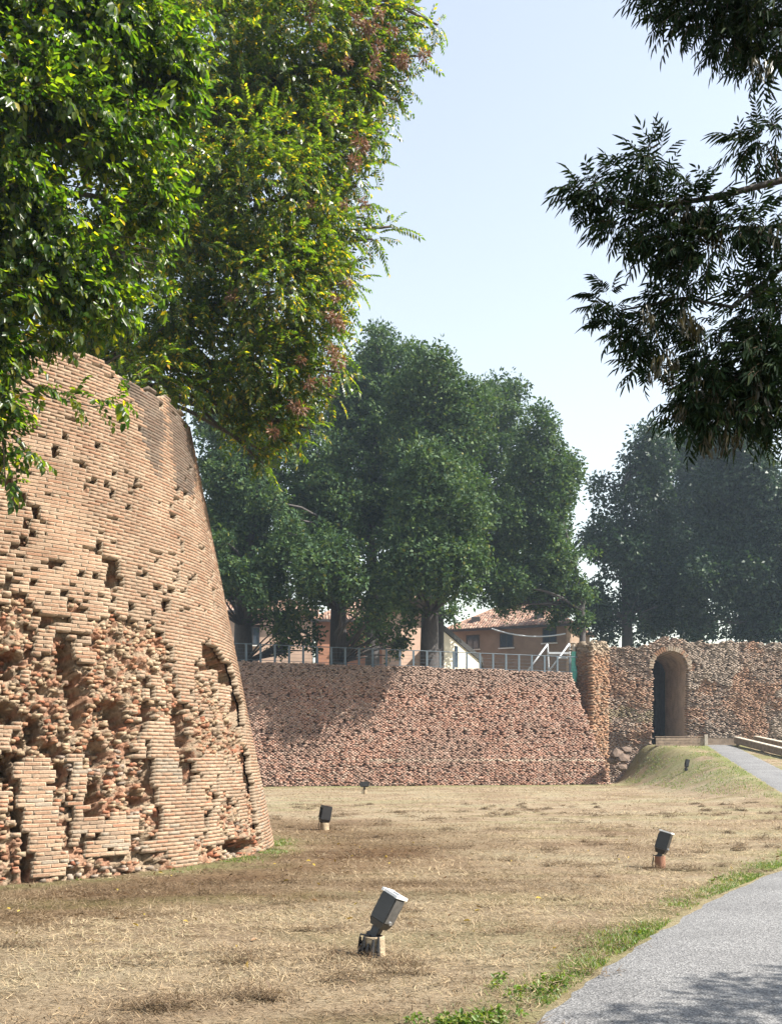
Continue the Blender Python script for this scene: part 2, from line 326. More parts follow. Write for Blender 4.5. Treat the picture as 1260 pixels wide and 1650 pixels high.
GZ = GZ - 0.06 * inside
gcol = np.zeros(GX.shape + (3,))
edge = np.exp(-((off - 0.18) / 0.30) ** 2) * (0.25 + 0.9 * fbm(GX * 1.1, GY * 1.1, 21))
bankg = sstep(0.15, 0.9, GZ) * 0.45 * (fbm(GX * 0.8, GY * 0.8, 4) > 0.42)
footg = np.exp(-((GY - 54.5 - 0.206 * GX) / 2.2) ** 2) * 0.55 * (GX < 14)
rb = np.hypot(GX + 8.15, GY - 17.6) - 6.05; bfoot = np.exp(-((rb - 0.15) / 0.35) ** 2) * 0.5 * (fbm(GX * 1.5, GY * 1.5, 8) > 0.45)
gcol[..., 1] = np.clip(0.7 * edge + bankg + footg + bfoot + 0.25 * sstep(0.55, 0.7, fbm(GX * 0.3, GY * 0.9, 40)), 0, 0.95)
gcol[..., 0] = mulch(GX, GY)
nx, ny = len(gx), len(gy); ii = np.arange(nx * ny).reshape(ny, nx)
q = np.stack([ii[:-1, :-1], ii[:-1, 1:], ii[1:, 1:], ii[1:, :-1]], -1).reshape(-1, 4)
link('ground', mesh_np('ground', np.stack([GX, GY, GZ], -1).reshape(-1, 3), [q], gcol.reshape(-1, 3), smooth=True), M_ground, kind='structure')

ys = np.concatenate([np.arange(-4, 20, 0.12), np.arange(20, 60.5, 0.4)])
V = []; nc = 9
for y in ys:
    x0 = xl(y); w = np.interp(y, *PWID); e0 = 0.10 * (fbm(y * 2.3, 0.5, 11) - 0.5) + 0.06 * (vnoise(y * 9, 3.3, 12) - 0.5)
    for k in range(nc):
        f = k / (nc - 1); x = x0 + e0 * (1 - f) + w * f
        crown = 0.02 * (1 - (2 * f - 1) ** 2)
        V.append((x, y, float(ramp_z(y)) + 0.004 + crown + (-0.03 if k in (0, nc - 1) else 0)))
ii = np.arange(len(V)).reshape(len(ys), nc); q = np.stack([ii[:-1, :-1], ii[:-1, 1:], ii[1:, 1:], ii[1:, :-1]], -1).reshape(-1, 4)
link('path', mesh_np('path', np.array(V), [q], smooth=True), M_path, kind='structure')

# ------------------------------------------------------------------ round bastion
BC = np.array([-8.15, 17.6]); BR, BK, BH = 6.05, 0.20, 7.65
def cone(phi, z, rec=0.0):
    r = BR - BK * z; c, s = np.cos(phi), np.sin(phi); o = np.ones_like(c); ln = math.sqrt(1 + BK * BK)
    n = np.stack([c, s, BK * o], -1) / ln; u = np.stack([-BK * c, -BK * s, o], -1) / ln; t = np.stack([-s, c, 0 * o], -1)
    P = np.stack([BC[0] + r * c, BC[1] + r * s, z * o], -1) - n * np.asarray(rec)[..., None]
    return P, t, n, u
STRIPS = [[(236, 1163), (276, 1158), (322, 1396), (280, 1400)], [(20, 1226), (78, 1222), (112, 1405), (60, 1420)], [(112, 1213), (135, 1213), (142, 1305), (122, 1305)],
          [(262, 985), (345, 985), (326, 1042), (320, 1062), (312, 1105), (296, 1112)], [(322, 985), (378, 985), (384, 1060), (368, 1065), (352, 1045), (338, 1032)],
          [(370, 1050), (386, 1055), (412, 1190), (448, 1370), (428, 1375), (404, 1230), (392, 1130)]]
#  px, py, rx, ry, depth
GOUGE = [(110, 1062, 16, 34, .28), (127, 1130, 13, 45, .26), (152, 1292, 16, 26, .34), (246, 1210, 10, 62, .34), (262, 1290, 8, 50, .25), (292, 1185, 14, 48, .34), (306, 1240, 10, 40, .2),
         (346, 1052, 18, 30, .30), (366, 1080, 14, 30, .26), (32, 1280, 11, 66, .38), (48, 1360, 9, 50, .34), (384, 1130, 11, 46, .34), (404, 1230, 11, 40, .36), (420, 1300, 10, 44, .34), (388, 1362, 24, 11, .36),
         (184, 925, 12, 26, .20), (10, 1060, 26, 14, .20), (8, 1150, 26, 20, .25), (172, 1150, 16, 26, .2), (196, 1158, 12, 30, .24), (240, 1150, 10, 22, .25), (320, 1075, 9, 14, .26), (56, 1175, 14, 20, .26), (10, 1240, 12, 34, .24),
         (100, 1250, 12, 22, .22), (160, 1215, 16, 24, .2), (85, 1210, 14, 16, .18), (222, 1290, 20, 20, .16), (60, 825, 13, 12, .16), (88, 908, 14, 9, .16), (75, 1000, 14, 12, .16), (300, 1215, 12, 50, .2)]
SLOTS = [([(12, 1230), (28, 1230), (50, 1330), (66, 1405), (54, 1408), (34, 1330)], .60), ([(236, 1158), (248, 1165), (262, 1270), (280, 1345), (274, 1350), (249, 1280), (234, 1205)], .55), ([(278, 1156), (292, 1163), (306, 1218), (304, 1246), (290, 1222)], .50),
         ([(376, 1084), (388, 1096), (404, 1182), (397, 1188), (381, 1142)], .5), ([(394, 1212), (409, 1224), (431, 1322), (419, 1328), (401, 1272)], .5), ([(326, 1034), (340, 1034), (356, 1052), (370, 1080), (366, 1098), (352, 1078), (334, 1062)], .42),
         ([(96, 1040), (112, 1048), (126, 1085), (140, 1130), (134, 1176), (122, 1140), (108, 1095)], .42), ([(142, 1265), (160, 1262), (168, 1300), (160, 1324), (146, 1312)], .5), ([(370, 1352), (404, 1356), (408, 1372), (374, 1372)], .45), ([(36, 1390), (42, 1392), (52, 1425), (44, 1425)], .4), ([(0, 1070), (18, 1074), (20, 1090), (0, 1094)], .3)]
HOLES = [(73, 700, 6), (88, 722, 6), (90, 733, 5), (148, 747, 5), (150, 755, 5), (186, 765, 5), (221, 773, 6), (209, 789, 5), (234, 736, 5), (226, 692, 5), (58, 827, 10), (66, 838, 8), (100, 851, 6), (20, 882, 8), (40, 878, 6), (98, 878, 6), (105, 876, 5), (88, 908, 8), (80, 900, 6),
         (133, 900, 7), (130, 912, 6), (142, 895, 5), (71, 895, 5), (182, 915, 7), (186, 928, 8), (195, 940, 6), (199, 948, 6), (255, 904, 5), (292, 908, 6), (288, 931, 6), (314, 933, 6), (272, 951, 6), (265, 957, 4), (213, 979, 7), (57, 961, 7), (120, 944, 6), (272, 981, 5), (299, 981, 5), (325, 977, 4),
         (328, 884, 5), (314, 805, 5), (307, 756, 5), (301, 774, 5), (285, 805, 7), (287, 789, 6), (301, 795, 5), (299, 809, 5), (308, 820, 4), (223, 926, 5), (305, 940, 5), (255, 922, 5), (30, 800, 7), (52, 815, 6), (47, 700, 5), (104, 702, 5), (210, 650, 5), (262, 655, 5), (55, 985, 8), (80, 1005, 7), (150, 1000, 6), (20, 960, 6), (120, 965, 5), (345, 950, 4), (342, 930, 4), (10, 935, 6)]
def holes(phi, z):
    """single headers that have dropped out of the facing"""
    P, *_ = cone(phi, z); px, py = proj(P); s = phi * 5.2; m = np.zeros(px.shape, bool)
    for (a, b, rr) in HOLES: m |= ((px - a) / (rr * 0.62)) ** 2 + ((py - b) / rr) ** 2 < 1
    m |= (np.abs(px - 262) < 20) & (np.abs(py - (891 + (px - 262) * 0.16)) < 2.2)
    cs, cz = np.floor(s / 0.085), np.floor(z / 0.098); cl = fbm(s * 1.7, z * 1.5, 51)
    p = 0.004 + 0.20 * sstep(0.52, 0.66, cl) * sstep(6.4, 5.2, z) + 0.10 * sstep(4.9, 3.4, z)
    m |= hash2(cs + 500, cz, 7) < p
    return m
def erosion(phi, z):
    """-> (eroded 0..1, recess depth of the exposed core in metres, intact strip mask)"""
    P, *_ = cone(phi, z); px, py = proj(P)
    s = phi * 5.2
    zb = 3.35 + 1.1 * (fbm(s * 0.7, z * 0.3, 31) - 0.5) + 0.7 * (fbm(s * 2.3, z * 1.1, 32) - 0.5) - 0.5 * sstep(250, 330, px) + 0.55 * (fbm(s * 6, z * 4.5, 42, 3) - 0.5)
    er = sstep(0.16, -0.12, z - zb)
    er = np.maximum(er, (fbm(s * 1.1 + 9, z * 1.1, 33) > 0.70) * 1.0 * (z < 5.6))
    er = np.where((fbm(s * 2.4, z * 1.5, 48, 3) > .55 + .05 * sstep(.9, .4, z)) & (z < zb + .3) & (z > .25), 0.0, er)
    strip = np.zeros(px.shape, bool)
    for p in STRIPS: strip |= in_poly(px + 5 * (vnoise(z * 7, s * 3, 9) - 0.5), py, p)
    er = np.where(strip, 0.0, er)
    calm = sstep(1.35, 0.5, z)                                           # the lowest metre is shallower
    d = (0.008 + 0.14 * np.clip(fbm(s * 1.7, z * 1.0, 34) - 0.44, 0, 1) + 0.14 * np.clip(fbm(s * 5, z * 4, 35) - 0.52, 0, 1)) * (1 - 0.45 * calm)
    g = np.zeros(px.shape)
    for (a, b, rx, ry, dd) in GOUGE:
        w = np.sqrt(((px - a) / rx) ** 2 + ((py - b) / ry) ** 2) * (0.75 + 0.5 * fbm(px * 0.09, py * 0.09, 36))
        g = np.maximum(g, dd * 1.35 * sstep(1.15, 0.75, w))
    wob = 9 * (fbm(s * 5, z * 5, 43, 3) - .5)
    for p, dd in SLOTS: g = np.maximum(g, dd * in_poly(px + wob, py, p))
    g = np.where(strip, 0, g)
    er = np.maximum(er, (g > 0.07) * 1.0)
    return er, np.where(er > 0.5, np.maximum(d, 0) + g, 0.0), strip, px, py
bast = thing('round_bastion', 'huge round battered brick bastion with crumbling lower face at the left', 'bastion', (BC[0], BC[1], 0))
OFF = np.array([BC[0], BC[1], 0])
# core (behind the facing)
ph = np.radians(np.concatenate([np.arange(-112, -72, .8), np.arange(-72, 18, .30), np.arange(18, 50.1, .8)])); zz = np.concatenate([np.arange(-0.3, 4.3, 0.030), np.arange(4.3, BH - 0.05, 0.07), [BH - 0.05]])
PH, ZZ = np.meshgrid(ph, zz); er, dep, st_, px_, py_ = erosion(PH, ZZ)
pitc = fbm(PH * 46, ZZ * 9, 52, 3)
rec = np.where(er > .5, 0.014 + dep + 0.075 * sstep(.535, .60, pitc) + 0.075 * (fbm(PH * 120, ZZ * 22, 44, 2) > .575), 0.15) + 0.035 * (fbm(PH * 60, ZZ * 12, 37, 3) - 0.5) + 0.03 * (fbm(PH * 170, ZZ * 32, 41, 2) - .5)
Pc, *_ = cone(PH, ZZ, rec)
cc = np.array([0.375, 0.29, 0.205]) * (0.75 + 0.5 * fbm(PH * 30, ZZ * 6, 38))[..., None]
row_ = np.floor(ZZ / .066 + .3 * fbm(PH * 8, ZZ * 2, 47)); cel = hash2(row_, np.floor(PH * 5.2 / .13 + .5 * (row_ % 2)), 12)
redm = ((cel > .52) * (.35 + .65 * fbm(PH * 22, ZZ * 5, 39)))[..., None]; cc = cc * (1 - redm) + np.array([0.40, 0.205, 0.13]) * redm
cc = cc * (.80 + .4 * hash2(row_, np.floor(PH * 5.2 / .13 + .5 * (row_ % 2)), 13))[..., None]
nP, nZ = len(ph), len(zz); ii = np.arange(nP * nZ).reshape(nZ, nP); q = np.stack([ii[:-1, :-1], ii[:-1, 1:], ii[1:, 1:], ii[1:, :-1]], -1).reshape(-1, 4)
link('rubble_core', mesh_np('rubble_core', Pc.reshape(-1, 3) - OFF, [q], cc.reshape(-1, 3)), M_core, bast)
# the hidden back and the earth top
mb = MB(); k = 72; top = BH - 0.12
rt = BR - BK * top - 0.10
mb.lathe([(BR - 1.15, -0.3), (BR - 1.15 - BK * top, top - 0.05), (rt, top - 0.04), (rt - 0.7, top + 0.06), (0.1, top + 0.2)], k=k)
mb.build('earth_top', M_terr, bast)
# facing bricks
PZ, PS = 0.053, 0.222
rows = []
for j in range(int(BH / PZ)):
    z = (j + 0.5) * PZ; r = BR - BK * z; n = int(math.radians(178) * r / PS)
    a = R(-117) + (np.arange(n) + (0.5 if j % 2 else 0.0) + rng.normal(0, 0.05, n)) * PS / r
    rows.append(np.stack([a, np.full(n, z), np.full(n, r)], -1))
B = np.concatenate(rows); phi, z, r = B.T
dh = PS / 4 / r; stp = lambda a: erosion(a, z)[2]
el_ = (erosion(phi - dh, z)[0] > .5) | (holes(phi - dh, z) & ~stp(phi - dh)); er_ = (erosion(phi + dh, z)[0] > .5) | (holes(phi + dh, z) & ~stp(phi + dh))
half = el_ ^ er_; phi = np.where(half, phi + np.where(el_, dh, -dh), phi); allero = el_ & er_
z = z + 0.006 * (fbm(phi * 25, z * 3, 50) - 0.5) * 2
er, dep, strip, px, py = erosion(phi, z)
nb = len(B); ero = allero
u1 = rng.random(nb)
clus = fbm(phi * 14, z * 2.2, 51)
miss = u1 < 0.004
miss |= (z > BH - 0.35) & (rng.random(nb) < sstep(BH - 0.4, BH, z) * 0.7)
hole = miss & ~ero
hx = np.full(nb, 0.1035); hz = np.full(nb, 0.0175); hy = np.full(nb, 0.055)
hx = np.where(half, 0.048, hx); outw = np.clip(rng.normal(0, 0.0015, nb), -.002, .004) - 0.002 * half * rng.random(nb)
lost = ero
keep = ~(hole | lost)
rot = rng.normal(0, 0.008, nb); tilt = rng.normal(0, 0.01, nb)
P, t, nn, u = cone(phi, z)
ct, sn = np.cos(rot)[:, None], np.sin(rot)[:, None]; t2 = ct * t + sn * u; u2 = -sn * t + ct * u
ct, sn = np.cos(tilt)[:, None], np.sin(tilt)[:, None]; t3 = ct * t2 + sn * nn; n3 = -sn * t2 + ct * nn
cen = P + nn * (outw - hy)[:, None]
base = np.array([[0.42, 0.238, 0.158], [0.40, 0.215, 0.138], [0.46, 0.295, 0.205], [0.42, 0.275, 0.195], [0.38, 0.18, 0.11]])
colr = base[rng.choice(5, nb, p=[.36, .2, .2, .16, .08])]
red = np.clip(sstep(1.9, 0.4, z) * 0.85 + 0.55 * sstep(0.5, 0.62, fbm(phi * 9, z * 1.3, 53)) * (z < 3.6), 0, 1)
redc = np.array([[0.47, 0.205, 0.125], [0.42, 0.245, 0.16], [0.52, 0.29, 0.19], [0.34, 0.23, 0.17], [0.50, 0.33, 0.23]])[rng.choice(5, nb)]
colr = np.where((rng.random(nb) < red)[:, None], redc, colr)
gm = (rng.random(nb) < 0.6 * sstep(0.55, 0.68, fbm(phi * 12 + 4, z * 2, 54)) * (z < 1.6)); colr[gm] = np.array([0.37, 0.31, 0.255])
colr = (colr * .72 + .28 * np.array([.44, .31, .215])) * np.array([.82, .87, .86]) * rng.uniform(0.88, 1.09, nb)[:, None]
# dark grey streaks below the rim, mixed into brick and mortar colour
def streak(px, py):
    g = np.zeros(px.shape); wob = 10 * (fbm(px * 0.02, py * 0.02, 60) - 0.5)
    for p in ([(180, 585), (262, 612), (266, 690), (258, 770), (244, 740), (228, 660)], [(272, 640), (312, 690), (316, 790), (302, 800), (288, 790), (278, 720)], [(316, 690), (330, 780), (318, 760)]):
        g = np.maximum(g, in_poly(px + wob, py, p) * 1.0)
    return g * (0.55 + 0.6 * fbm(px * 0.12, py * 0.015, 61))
streak_w = np.clip(streak(px, py), 0, 1)[:, None]; colr = colr * (1 - 0.85 * streak_w) + 0.85 * streak_w * np.array([0.10, 0.088, 0.078])
# which bricks are big in the photograph: whole, in frame, in front of no leaves
dist = np.hypot(P[:, 0], P[:, 1]); vis = keep & ~ero & ~half & (px > 4) & (px < 430) & (py > 700) & (py < 1415)
cand = np.where(vis)[0]; facing = -(P[cand, 0] * nn[cand, 0] + P[cand, 1] * nn[cand, 1]) / dist[cand] ** 2
cand = cand[np.argsort(-facing)][:300]
single = np.zeros(nb, bool); single[cand] = True
m = keep & ~single
h = np.stack([hx, hy, hz], -1)
Vb, Fb = boxes(cen[m] - OFF, t3[m], n3[m], u2[m], h[m], 0.0016)
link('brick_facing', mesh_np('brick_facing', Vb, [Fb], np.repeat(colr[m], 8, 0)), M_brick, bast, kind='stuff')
# mortar round every brick that is there, set back from its face
mm = keep
hm = np.stack([np.where(half, PS / 4 + 0.002, PS / 2 + 0.004), np.full(nb, 0.05), np.full(nb, PZ / 2 + 0.001)], -1)
mo = -0.0050 + np.clip(rng.normal(0, 0.0006, nb), -.001, .001)
cm = P + nn * (mo - 0.05)[:, None]
mcol = np.array([0.42, 0.335, 0.245]) * rng.uniform(0.85, 1.12, nb)[:, None]; mcol = mcol * (1 - 0.85 * streak_w) + 0.85 * streak_w * np.array([0.12, 0.105, 0.09])
Vm, Fm = boxes(cm[mm] - OFF, t[mm], nn[mm], u[mm], hm[mm], 0.0006)
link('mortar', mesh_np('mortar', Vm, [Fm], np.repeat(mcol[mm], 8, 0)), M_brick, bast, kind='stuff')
# exposed core where the facing has gone: broken headers in a net of old mortar, at uneven depth
rows = []
for j in range(int(5.8 / .044)):
    z = (j + 0.5) * .044; r_ = BR - BK * z; n = int(math.radians(150) * r_ / 0.078)
    a = R(-105) + (np.arange(n) + (0.5 if j % 2 else 0.0) + rng.normal(0, 0.2, n)) * 0.078 / r_; rows.append(np.stack([a, z + rng.normal(0, .006, n)], -1))
ph2, z2 = np.concatenate(rows).T
er2, dp2, st2, px2, py2 = erosion(ph2, z2); k_ = er2 > 0.5
pit = fbm(ph2 * 46, z2 * 9, 52, 3)
k_ &= rng.random(len(k_)) > 0.42 + 0.55 * sstep(0.53, 0.58, pit)
ph2, z2, dp2, pit = ph2[k_], z2[k_], dp2[k_], pit[k_]; n2_ = len(ph2)
P2, t2_, nn2, u2_ = cone(ph2, z2)
o2 = -np.maximum(dp2, 0.008) + np.minimum(rng.normal(-0.004, 0.011, n2_), 0.010) + 0.02 * (0.5 - pit)
def yawpitch(t, n, u, a, b, c):
    for (p, q, w) in ((0, 1, a), (1, 2, b), (0, 2, c)):
        ax = [t, n, u]; ca, sa = np.cos(w)[:, None], np.sin(w)[:, None]; A, Bq = ax[p], ax[q]; ax[p] = ca * A + sa * Bq; ax[q] = -sa * A + ca * Bq; t, n, u = ax
    return t, n, u
T2, N2, U2 = yawpitch(t2_, nn2, u2_, rng.normal(0, .13, n2_), rng.normal(0, .12, n2_), rng.normal(0, .07, n2_))
hh2 = np.stack([rng.uniform(.025, .045, n2_), np.full(n2_, .05), rng.uniform(.014, .024, n2_)], -1)
c2 = np.array([[0.52, 0.41, 0.28], [0.48, 0.36, 0.24], [0.50, 0.295, 0.185], [0.44, 0.235, 0.145], [0.55, 0.45, 0.32], [0.42, 0.20, 0.12]])[rng.choice(6, n2_, p=[.32, .20, .17, .10, .16, .05])]
red2 = np.clip(sstep(1.9, .4, z2) * .8 + .5 * sstep(.5, .62, fbm(ph2 * 9, z2 * 1.3, 53)) * (z2 < 3.6), 0, 1)
rc2 = np.array([[0.47, 0.205, 0.125], [0.45, 0.25, 0.16], [0.52, 0.30, 0.20], [0.38, 0.27, 0.20], [0.50, 0.36, 0.26]])[rng.choice(5, n2_)]
c2 = np.where((rng.random(n2_) < red2 * .55)[:, None], rc2, c2)
gm2 = rng.random(n2_) < .55 * sstep(.52, .66, fbm(ph2 * 12 + 4, z2 * 2, 54)) * (z2 < 1.7); c2[gm2] = np.array([.41, .35, .29])
c2 = c2 * np.array([.80, .77, .75]) * rng.uniform(.74, 1.1, n2_)[:, None]
V2, F2 = boxes(P2 + N2 * (o2 - .05)[:, None] - OFF, T2, N2, U2, hh2, .007)
link('broken_brick', mesh_np('broken_brick', V2, [F2], np.repeat(c2, 8, 0)), M_brick, bast, kind='stuff')
bvar = []
for k in range(8):
    b_ = MB(); b_.box((0, 0, 0), (2, 2, 2)); me = b_.mesh('brick')
    for v in me.vertices: v.co = Vector((v.co[0] * random.uniform(0.97, 1.02), v.co[1], v.co[2] * random.uniform(0.90, 1.06)))
    me.materials.append(M_brick1); bvar.append(me)
for i in cand:
    o = link('brick', bvar[i % 8], None, bast)
    Mx = Matrix((Vector(t3[i] * h[i, 0]), Vector(n3[i] * h[i, 1]), Vector(u2[i] * h[i, 2]))).transposed().to_4x4(); Mx.translation = Vector(cen[i] - OFF)
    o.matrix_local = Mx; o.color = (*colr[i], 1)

# ------------------------------------------------------------------ far battered wall (moat scarp)
def wall_bricks(org, tdir, batter, s0, s1, top_fn, ps, pz, col_fn, depth_fn, keep_fn, hy=0.09, jit=0.007, z0=0.0):
    tdir = np.array(tdir, float); tdir /= np.linalg.norm(tdir)
    ln = math.sqrt(1 + batter * batter); nh = np.array([tdir[1], -tdir[0], 0.0])
    n = (nh + np.array([0, 0, batter])) / ln; u = (np.array([0, 0, 1.0]) - batter * nh) / ln
    rows = []; zmax = max(top_fn(np.linspace(s0, s1, 50)))
    for j in range(int((zmax - z0) / pz) + 1):
        z = z0 + (j + 0.5) * pz; k = int((s1 - s0) / ps); s = s0 + (np.arange(k) + (0.5 if j % 2 else 0) + rng.normal(0, 0.12, k)) * ps
        rows.append(np.stack([s, np.full(k, z)], -1))
    S, Z = np.concatenate(rows).T
    ok = (Z < top_fn(S)) & keep_fn(S, Z); S, Z = S[ok], Z[ok]; K = len(S)
    P = np.array(org)[None] + S[:, None] * tdir[None] + Z[:, None] * (np.array([0, 0, 1.0]) - batter * nh)[None]
    d = depth_fn(S, Z, K); px, py = proj(P); c = col_fn(S, Z, px, py, K)
    hx = ps / 2 * rng.uniform(0.72, 1.03, K); hz = pz / 2 * rng.uniform(0.80, 1.03, K)
    ang = rng.normal(0, 0.04, K); ca, sa = np.cos(ang)[:, None], np.sin(ang)[:, None]
    t2 = ca * tdir + sa * n; n2 = -sa * tdir + ca * n
    V, Fa = boxes(P + n[None] * (d - hy)[:, None], t2, n2, np.repeat(u[None], K, 0), np.stack([hx, np.full(K, hy), hz], -1), jit)
    return V, Fa, np.repeat(c, 8, 0), tdir, nh
W0 = np.array([-7.0, 53.9, 0.0]); W1 = np.array([13.0, 58.0, 0.0]); wd = (W1 - W0) / np.linalg.norm(W1 - W0)
WBAT = 0.22; WS0, WS1 = -11.0, float(np.linalg.norm(W1 - W0))
def wtop(s): return 6.95 - 0.018 * np.asarray(s) + 0.10 * (fbm(np.asarray(s) * 0.8, 0.3, 71) - 0.5)
farw = thing('moat_wall', 'long rough battered brick wall closing the far side of the lawn', 'wall', tuple(W0))
pick = np.array([[0.37, 0.215, 0.155], [0.345, 0.19, 0.138], [0.40, 0.255, 0.195], [0.335, 0.23, 0.18], [0.43, 0.315, 0.245], [0.27, 0.165, 0.128]])
def wcol(S, Z, px, py, K):
    c = pick[rng.choice(6, K, p=[.28, .22, .2, .14, .09, .07])] * np.array([1.12, 1.16, 1.18]) * rng.uniform(0.86, 1.1, K)[:, None]
    up = sstep(5.0, 6.6, Z)[:, None] * 0.6; g = np.array([0.30, 0.24, 0.20]); c = c * (1 - up) + g * up
    pale = (np.abs(Z - 1.42 - 0.03 * vnoise(S, 0 * S, 3)) < 0.06) & (S > 6); c[pale] = np.array([0.50, 0.40, 0.31])
    gs = (0.5 * sstep(0.52, 0.66, fbm(S * 0.35, Z * 0.5, 72)))[:, None]; return c * (1 - gs) + gs * np.array([0.35, 0.25, 0.20])
def wdep(S, Z, K):
    d = rng.normal(0, 0.010, K) - 0.07 * (rng.random(K) < 0.07) + 0.05 * (fbm(S * 1.2, Z * 1.6, 73) - 0.5)
    return d + np.where(Z < 1.35, 0.05 * (vnoise(S * 3, Z * 3, 4)), 0)
def wkeep(S, Z):
    holes = np.zeros(S.shape, bool)
    for zr, off_ in ((5.05, 0.0), (3.05, 0.45)):
        ph_ = (S + off_ + 0.1 * np.floor(S * 0.7)) % 1.12; holes |= (np.abs(ph_ - 0.5) < 0.10) & (np.abs(Z - zr) < 0.10)
    endz = WS1 - 0.30 * Z - 0.35 * fbm(Z * 1.5, 0 * Z, 5)
    return (~holes) & (rng.random(len(S)) > 0.035 + 0.03 * (Z > 5)) & (S < endz)
V, Fa, c, td, nh = wall_bricks(W0, wd, WBAT, WS0, WS1, wtop, 0.21, 0.075, wcol, wdep, wkeep, hy=0.17)
link('brick_facing', mesh_np('brick_facing', V - W0, [Fa], c), M_farbrick, farw, kind='stuff')
# its solid body
ss = np.linspace(WS0, WS1 - 0.2, 60); mb = MB(); V = []
for s in ss:
    b0 = W0 + wd * s - nh * 0.30; tp = float(wtop(s)); s_t = s - 0.27 * tp * (s - WS0) / (WS1 - WS0); t0 = W0 + wd * s_t - nh * (0.30 + WBAT * tp) + np.array([0, 0, tp - 0.03])
    V += [b0 + np.array([0, 0, -0.4]), t0, t0 - nh * 1.6, b0 - nh * 5 + np.array([0, 0, -0.4])]
n = len(ss); Fq = []
for i in range(n - 1):
    for k in range(3): Fq.append([i * 4 + k, i * 4 + k + 1, (i + 1) * 4 + k + 1, (i + 1) * 4 + k])
Fq.append([0, 1, 2, 3]); Fq.append([(n - 1) * 4 + k for k in (3, 2, 1, 0)])
mb.add([Vector(v - W0) for v in V], Fq); M_wcore = plain('far_wall_mortar', (0.28, 0.195, 0.145), rough=0.95, var=0.35, scale=5, bump=0.9, bscale=9)
mb.build('wall_body', M_wcore, farw)

# upper ground behind the wall
mb = MB(); a = W0 + wd * (WS0 - 25) - nh * 3.0; b = W0 + wd * (WS1 - 3.0) - nh * 3.0
A = (a[0], a[1]); Bp = (b[0] - 0.2, b[1])
mb.prism([(-230, A[1], -0.5), (A[0], A[1], -0.5), (Bp[0], Bp[1], -0.5), (Bp[0] + 0.3, 66.5, -0.5), (14.0, 75, -0.5), (40, 120, -0.5), (220, 280, -0.5), (-230, 280, -0.5)], (0, 0, 0), (0, 0, 6.75))
link('upper_ground', mb.mesh('upper_ground'), M_terr, kind='structure')

mb = MB(); mb.prism([(12.8, 60.9, -0.5), (60, 60.9, -0.5), (220, 230, -0.5), (40.2, 119.8, -0.5), (14.2, 75, -0.5), (Bp[0] + 0.5, 66.5, -0.5)], (0, 0, 0), (0, 0, 2.82))
link('inner_ground', mb.mesh('inner_ground'), M_terr, kind='structure')

# ------------------------------------------------------------------ gate wall with arched passage
GY0 = 60.5
def gtop(X):
    X = np.asarray(X, float)
    return np.interp(X, [12.8, 13.4, 14.4, 15.6, 16.6, 17.4, 18.2, 19.2, 24, 40], [8.2, 8.25, 8.35, 8.45, 8.75, 8.80, 8.62, 8.5, 8.5, 8.45]) + 0.42 * (fbm(X * 1.8, 0 * X, 81) - 0.5)
AX0, AX1 = 15.90, 18.00; ACX = (AX0 + AX1) / 2; ARR = (AX1 - AX0) / 2; ASP = 7.02; AR_Z = 1.05
gate = thing('gate_wall', 'ruined brick fortress wall pierced by a tall arched passage', 'gate wall', (ACX, GY0, 2.2))
GO = Vector((ACX, GY0, 2.2))
prof = [(12.9, -0.4), (AX0, -0.4), (AX0, ASP)] + [(ACX - ARR * math.cos(a), ASP + AR_Z * math.sin(a)) for a in np.linspace(0.12, math.pi - 0.12, 15)] + [(AX1, ASP), (AX1, -0.4), (40.0, -0.4)]
prof += [(x, float(gtop(x)) - 0.05) for x in np.linspace(40, 12.9, 70)]
mb = MB(); mb.prism([Vector((x, GY0 + 0.36, zz_)) - GO for x, zz_ in prof], (0, 0, 0), (0, 5.1, 0))
def passage_mat():
    m, nt, no, li, b = nmat('passage_brick')
    geo = no.new('ShaderNodeNewGeometry'); sx = no.new('ShaderNodeSeparateXYZ'); li.new(geo.outputs['Position'], sx.inputs[0])
    ad = N(no, 'ShaderNodeMath', operation='ADD'); li.new(sx.outputs[0], ad.inputs[0]); li.new(sx.outputs[1], ad.inputs[1])
    cb = no.new('ShaderNodeCombineXYZ'); li.new(ad.outputs[0], cb.inputs[0]); li.new(sx.outputs[2], cb.inputs[1])
    br = N(no, 'ShaderNodeTexBrick', Color1=(0.46, 0.33, 0.255, 1), Color2=(0.37, 0.265, 0.205, 1), Mortar=(0.56, 0.48, 0.40, 1), Scale=1.0)
    br.inputs['Brick Width'].default_value = 0.26; br.inputs['Row Height'].default_value = 0.066; br.inputs['Mortar Size'].default_value = 0.008
    li.new(cb.outputs[0], br.inputs['Vector'])
    nz = N(no, 'ShaderNodeTexNoise', Scale=1.6, Detail=6.0); li.new(geo.outputs['Position'], nz.inputs['Vector'])
    r = ramp(no, [(0.3, (0.75, 0.75, 0.76)), (0.7, (1.15, 1.12, 1.08))]); li.new(nz.outputs['Fac'], r.inputs[0])
    mx = N(no, 'ShaderNodeMixRGB', blend_type='MULTIPLY', Fac=1.0); li.new(br.outputs[0], mx.inputs[1]); li.new(r.outputs[0], mx.inputs[2]); li.new(mx.outputs[0], b.inputs['Base Color'])
    b.inputs['Roughness'].default_value = 0.92
    return m
M_pass = passage_mat()
mb.build('wall_body', M_pass, gate)
M_darkboard = plain('dark_passage_boards', (0.035, 0.032, 0.032), rough=.8, var=.3, scale=4, bump=.3)  # boards added to make the far end of the passage dark
for k in range(4):
    MB().box(Vector((AX0 + 1.05 + k * .30, GY0 + 5.0, 4.9)) - GO, (.285, .07, 7.2)).build('dark_board', M_darkboard, gate)
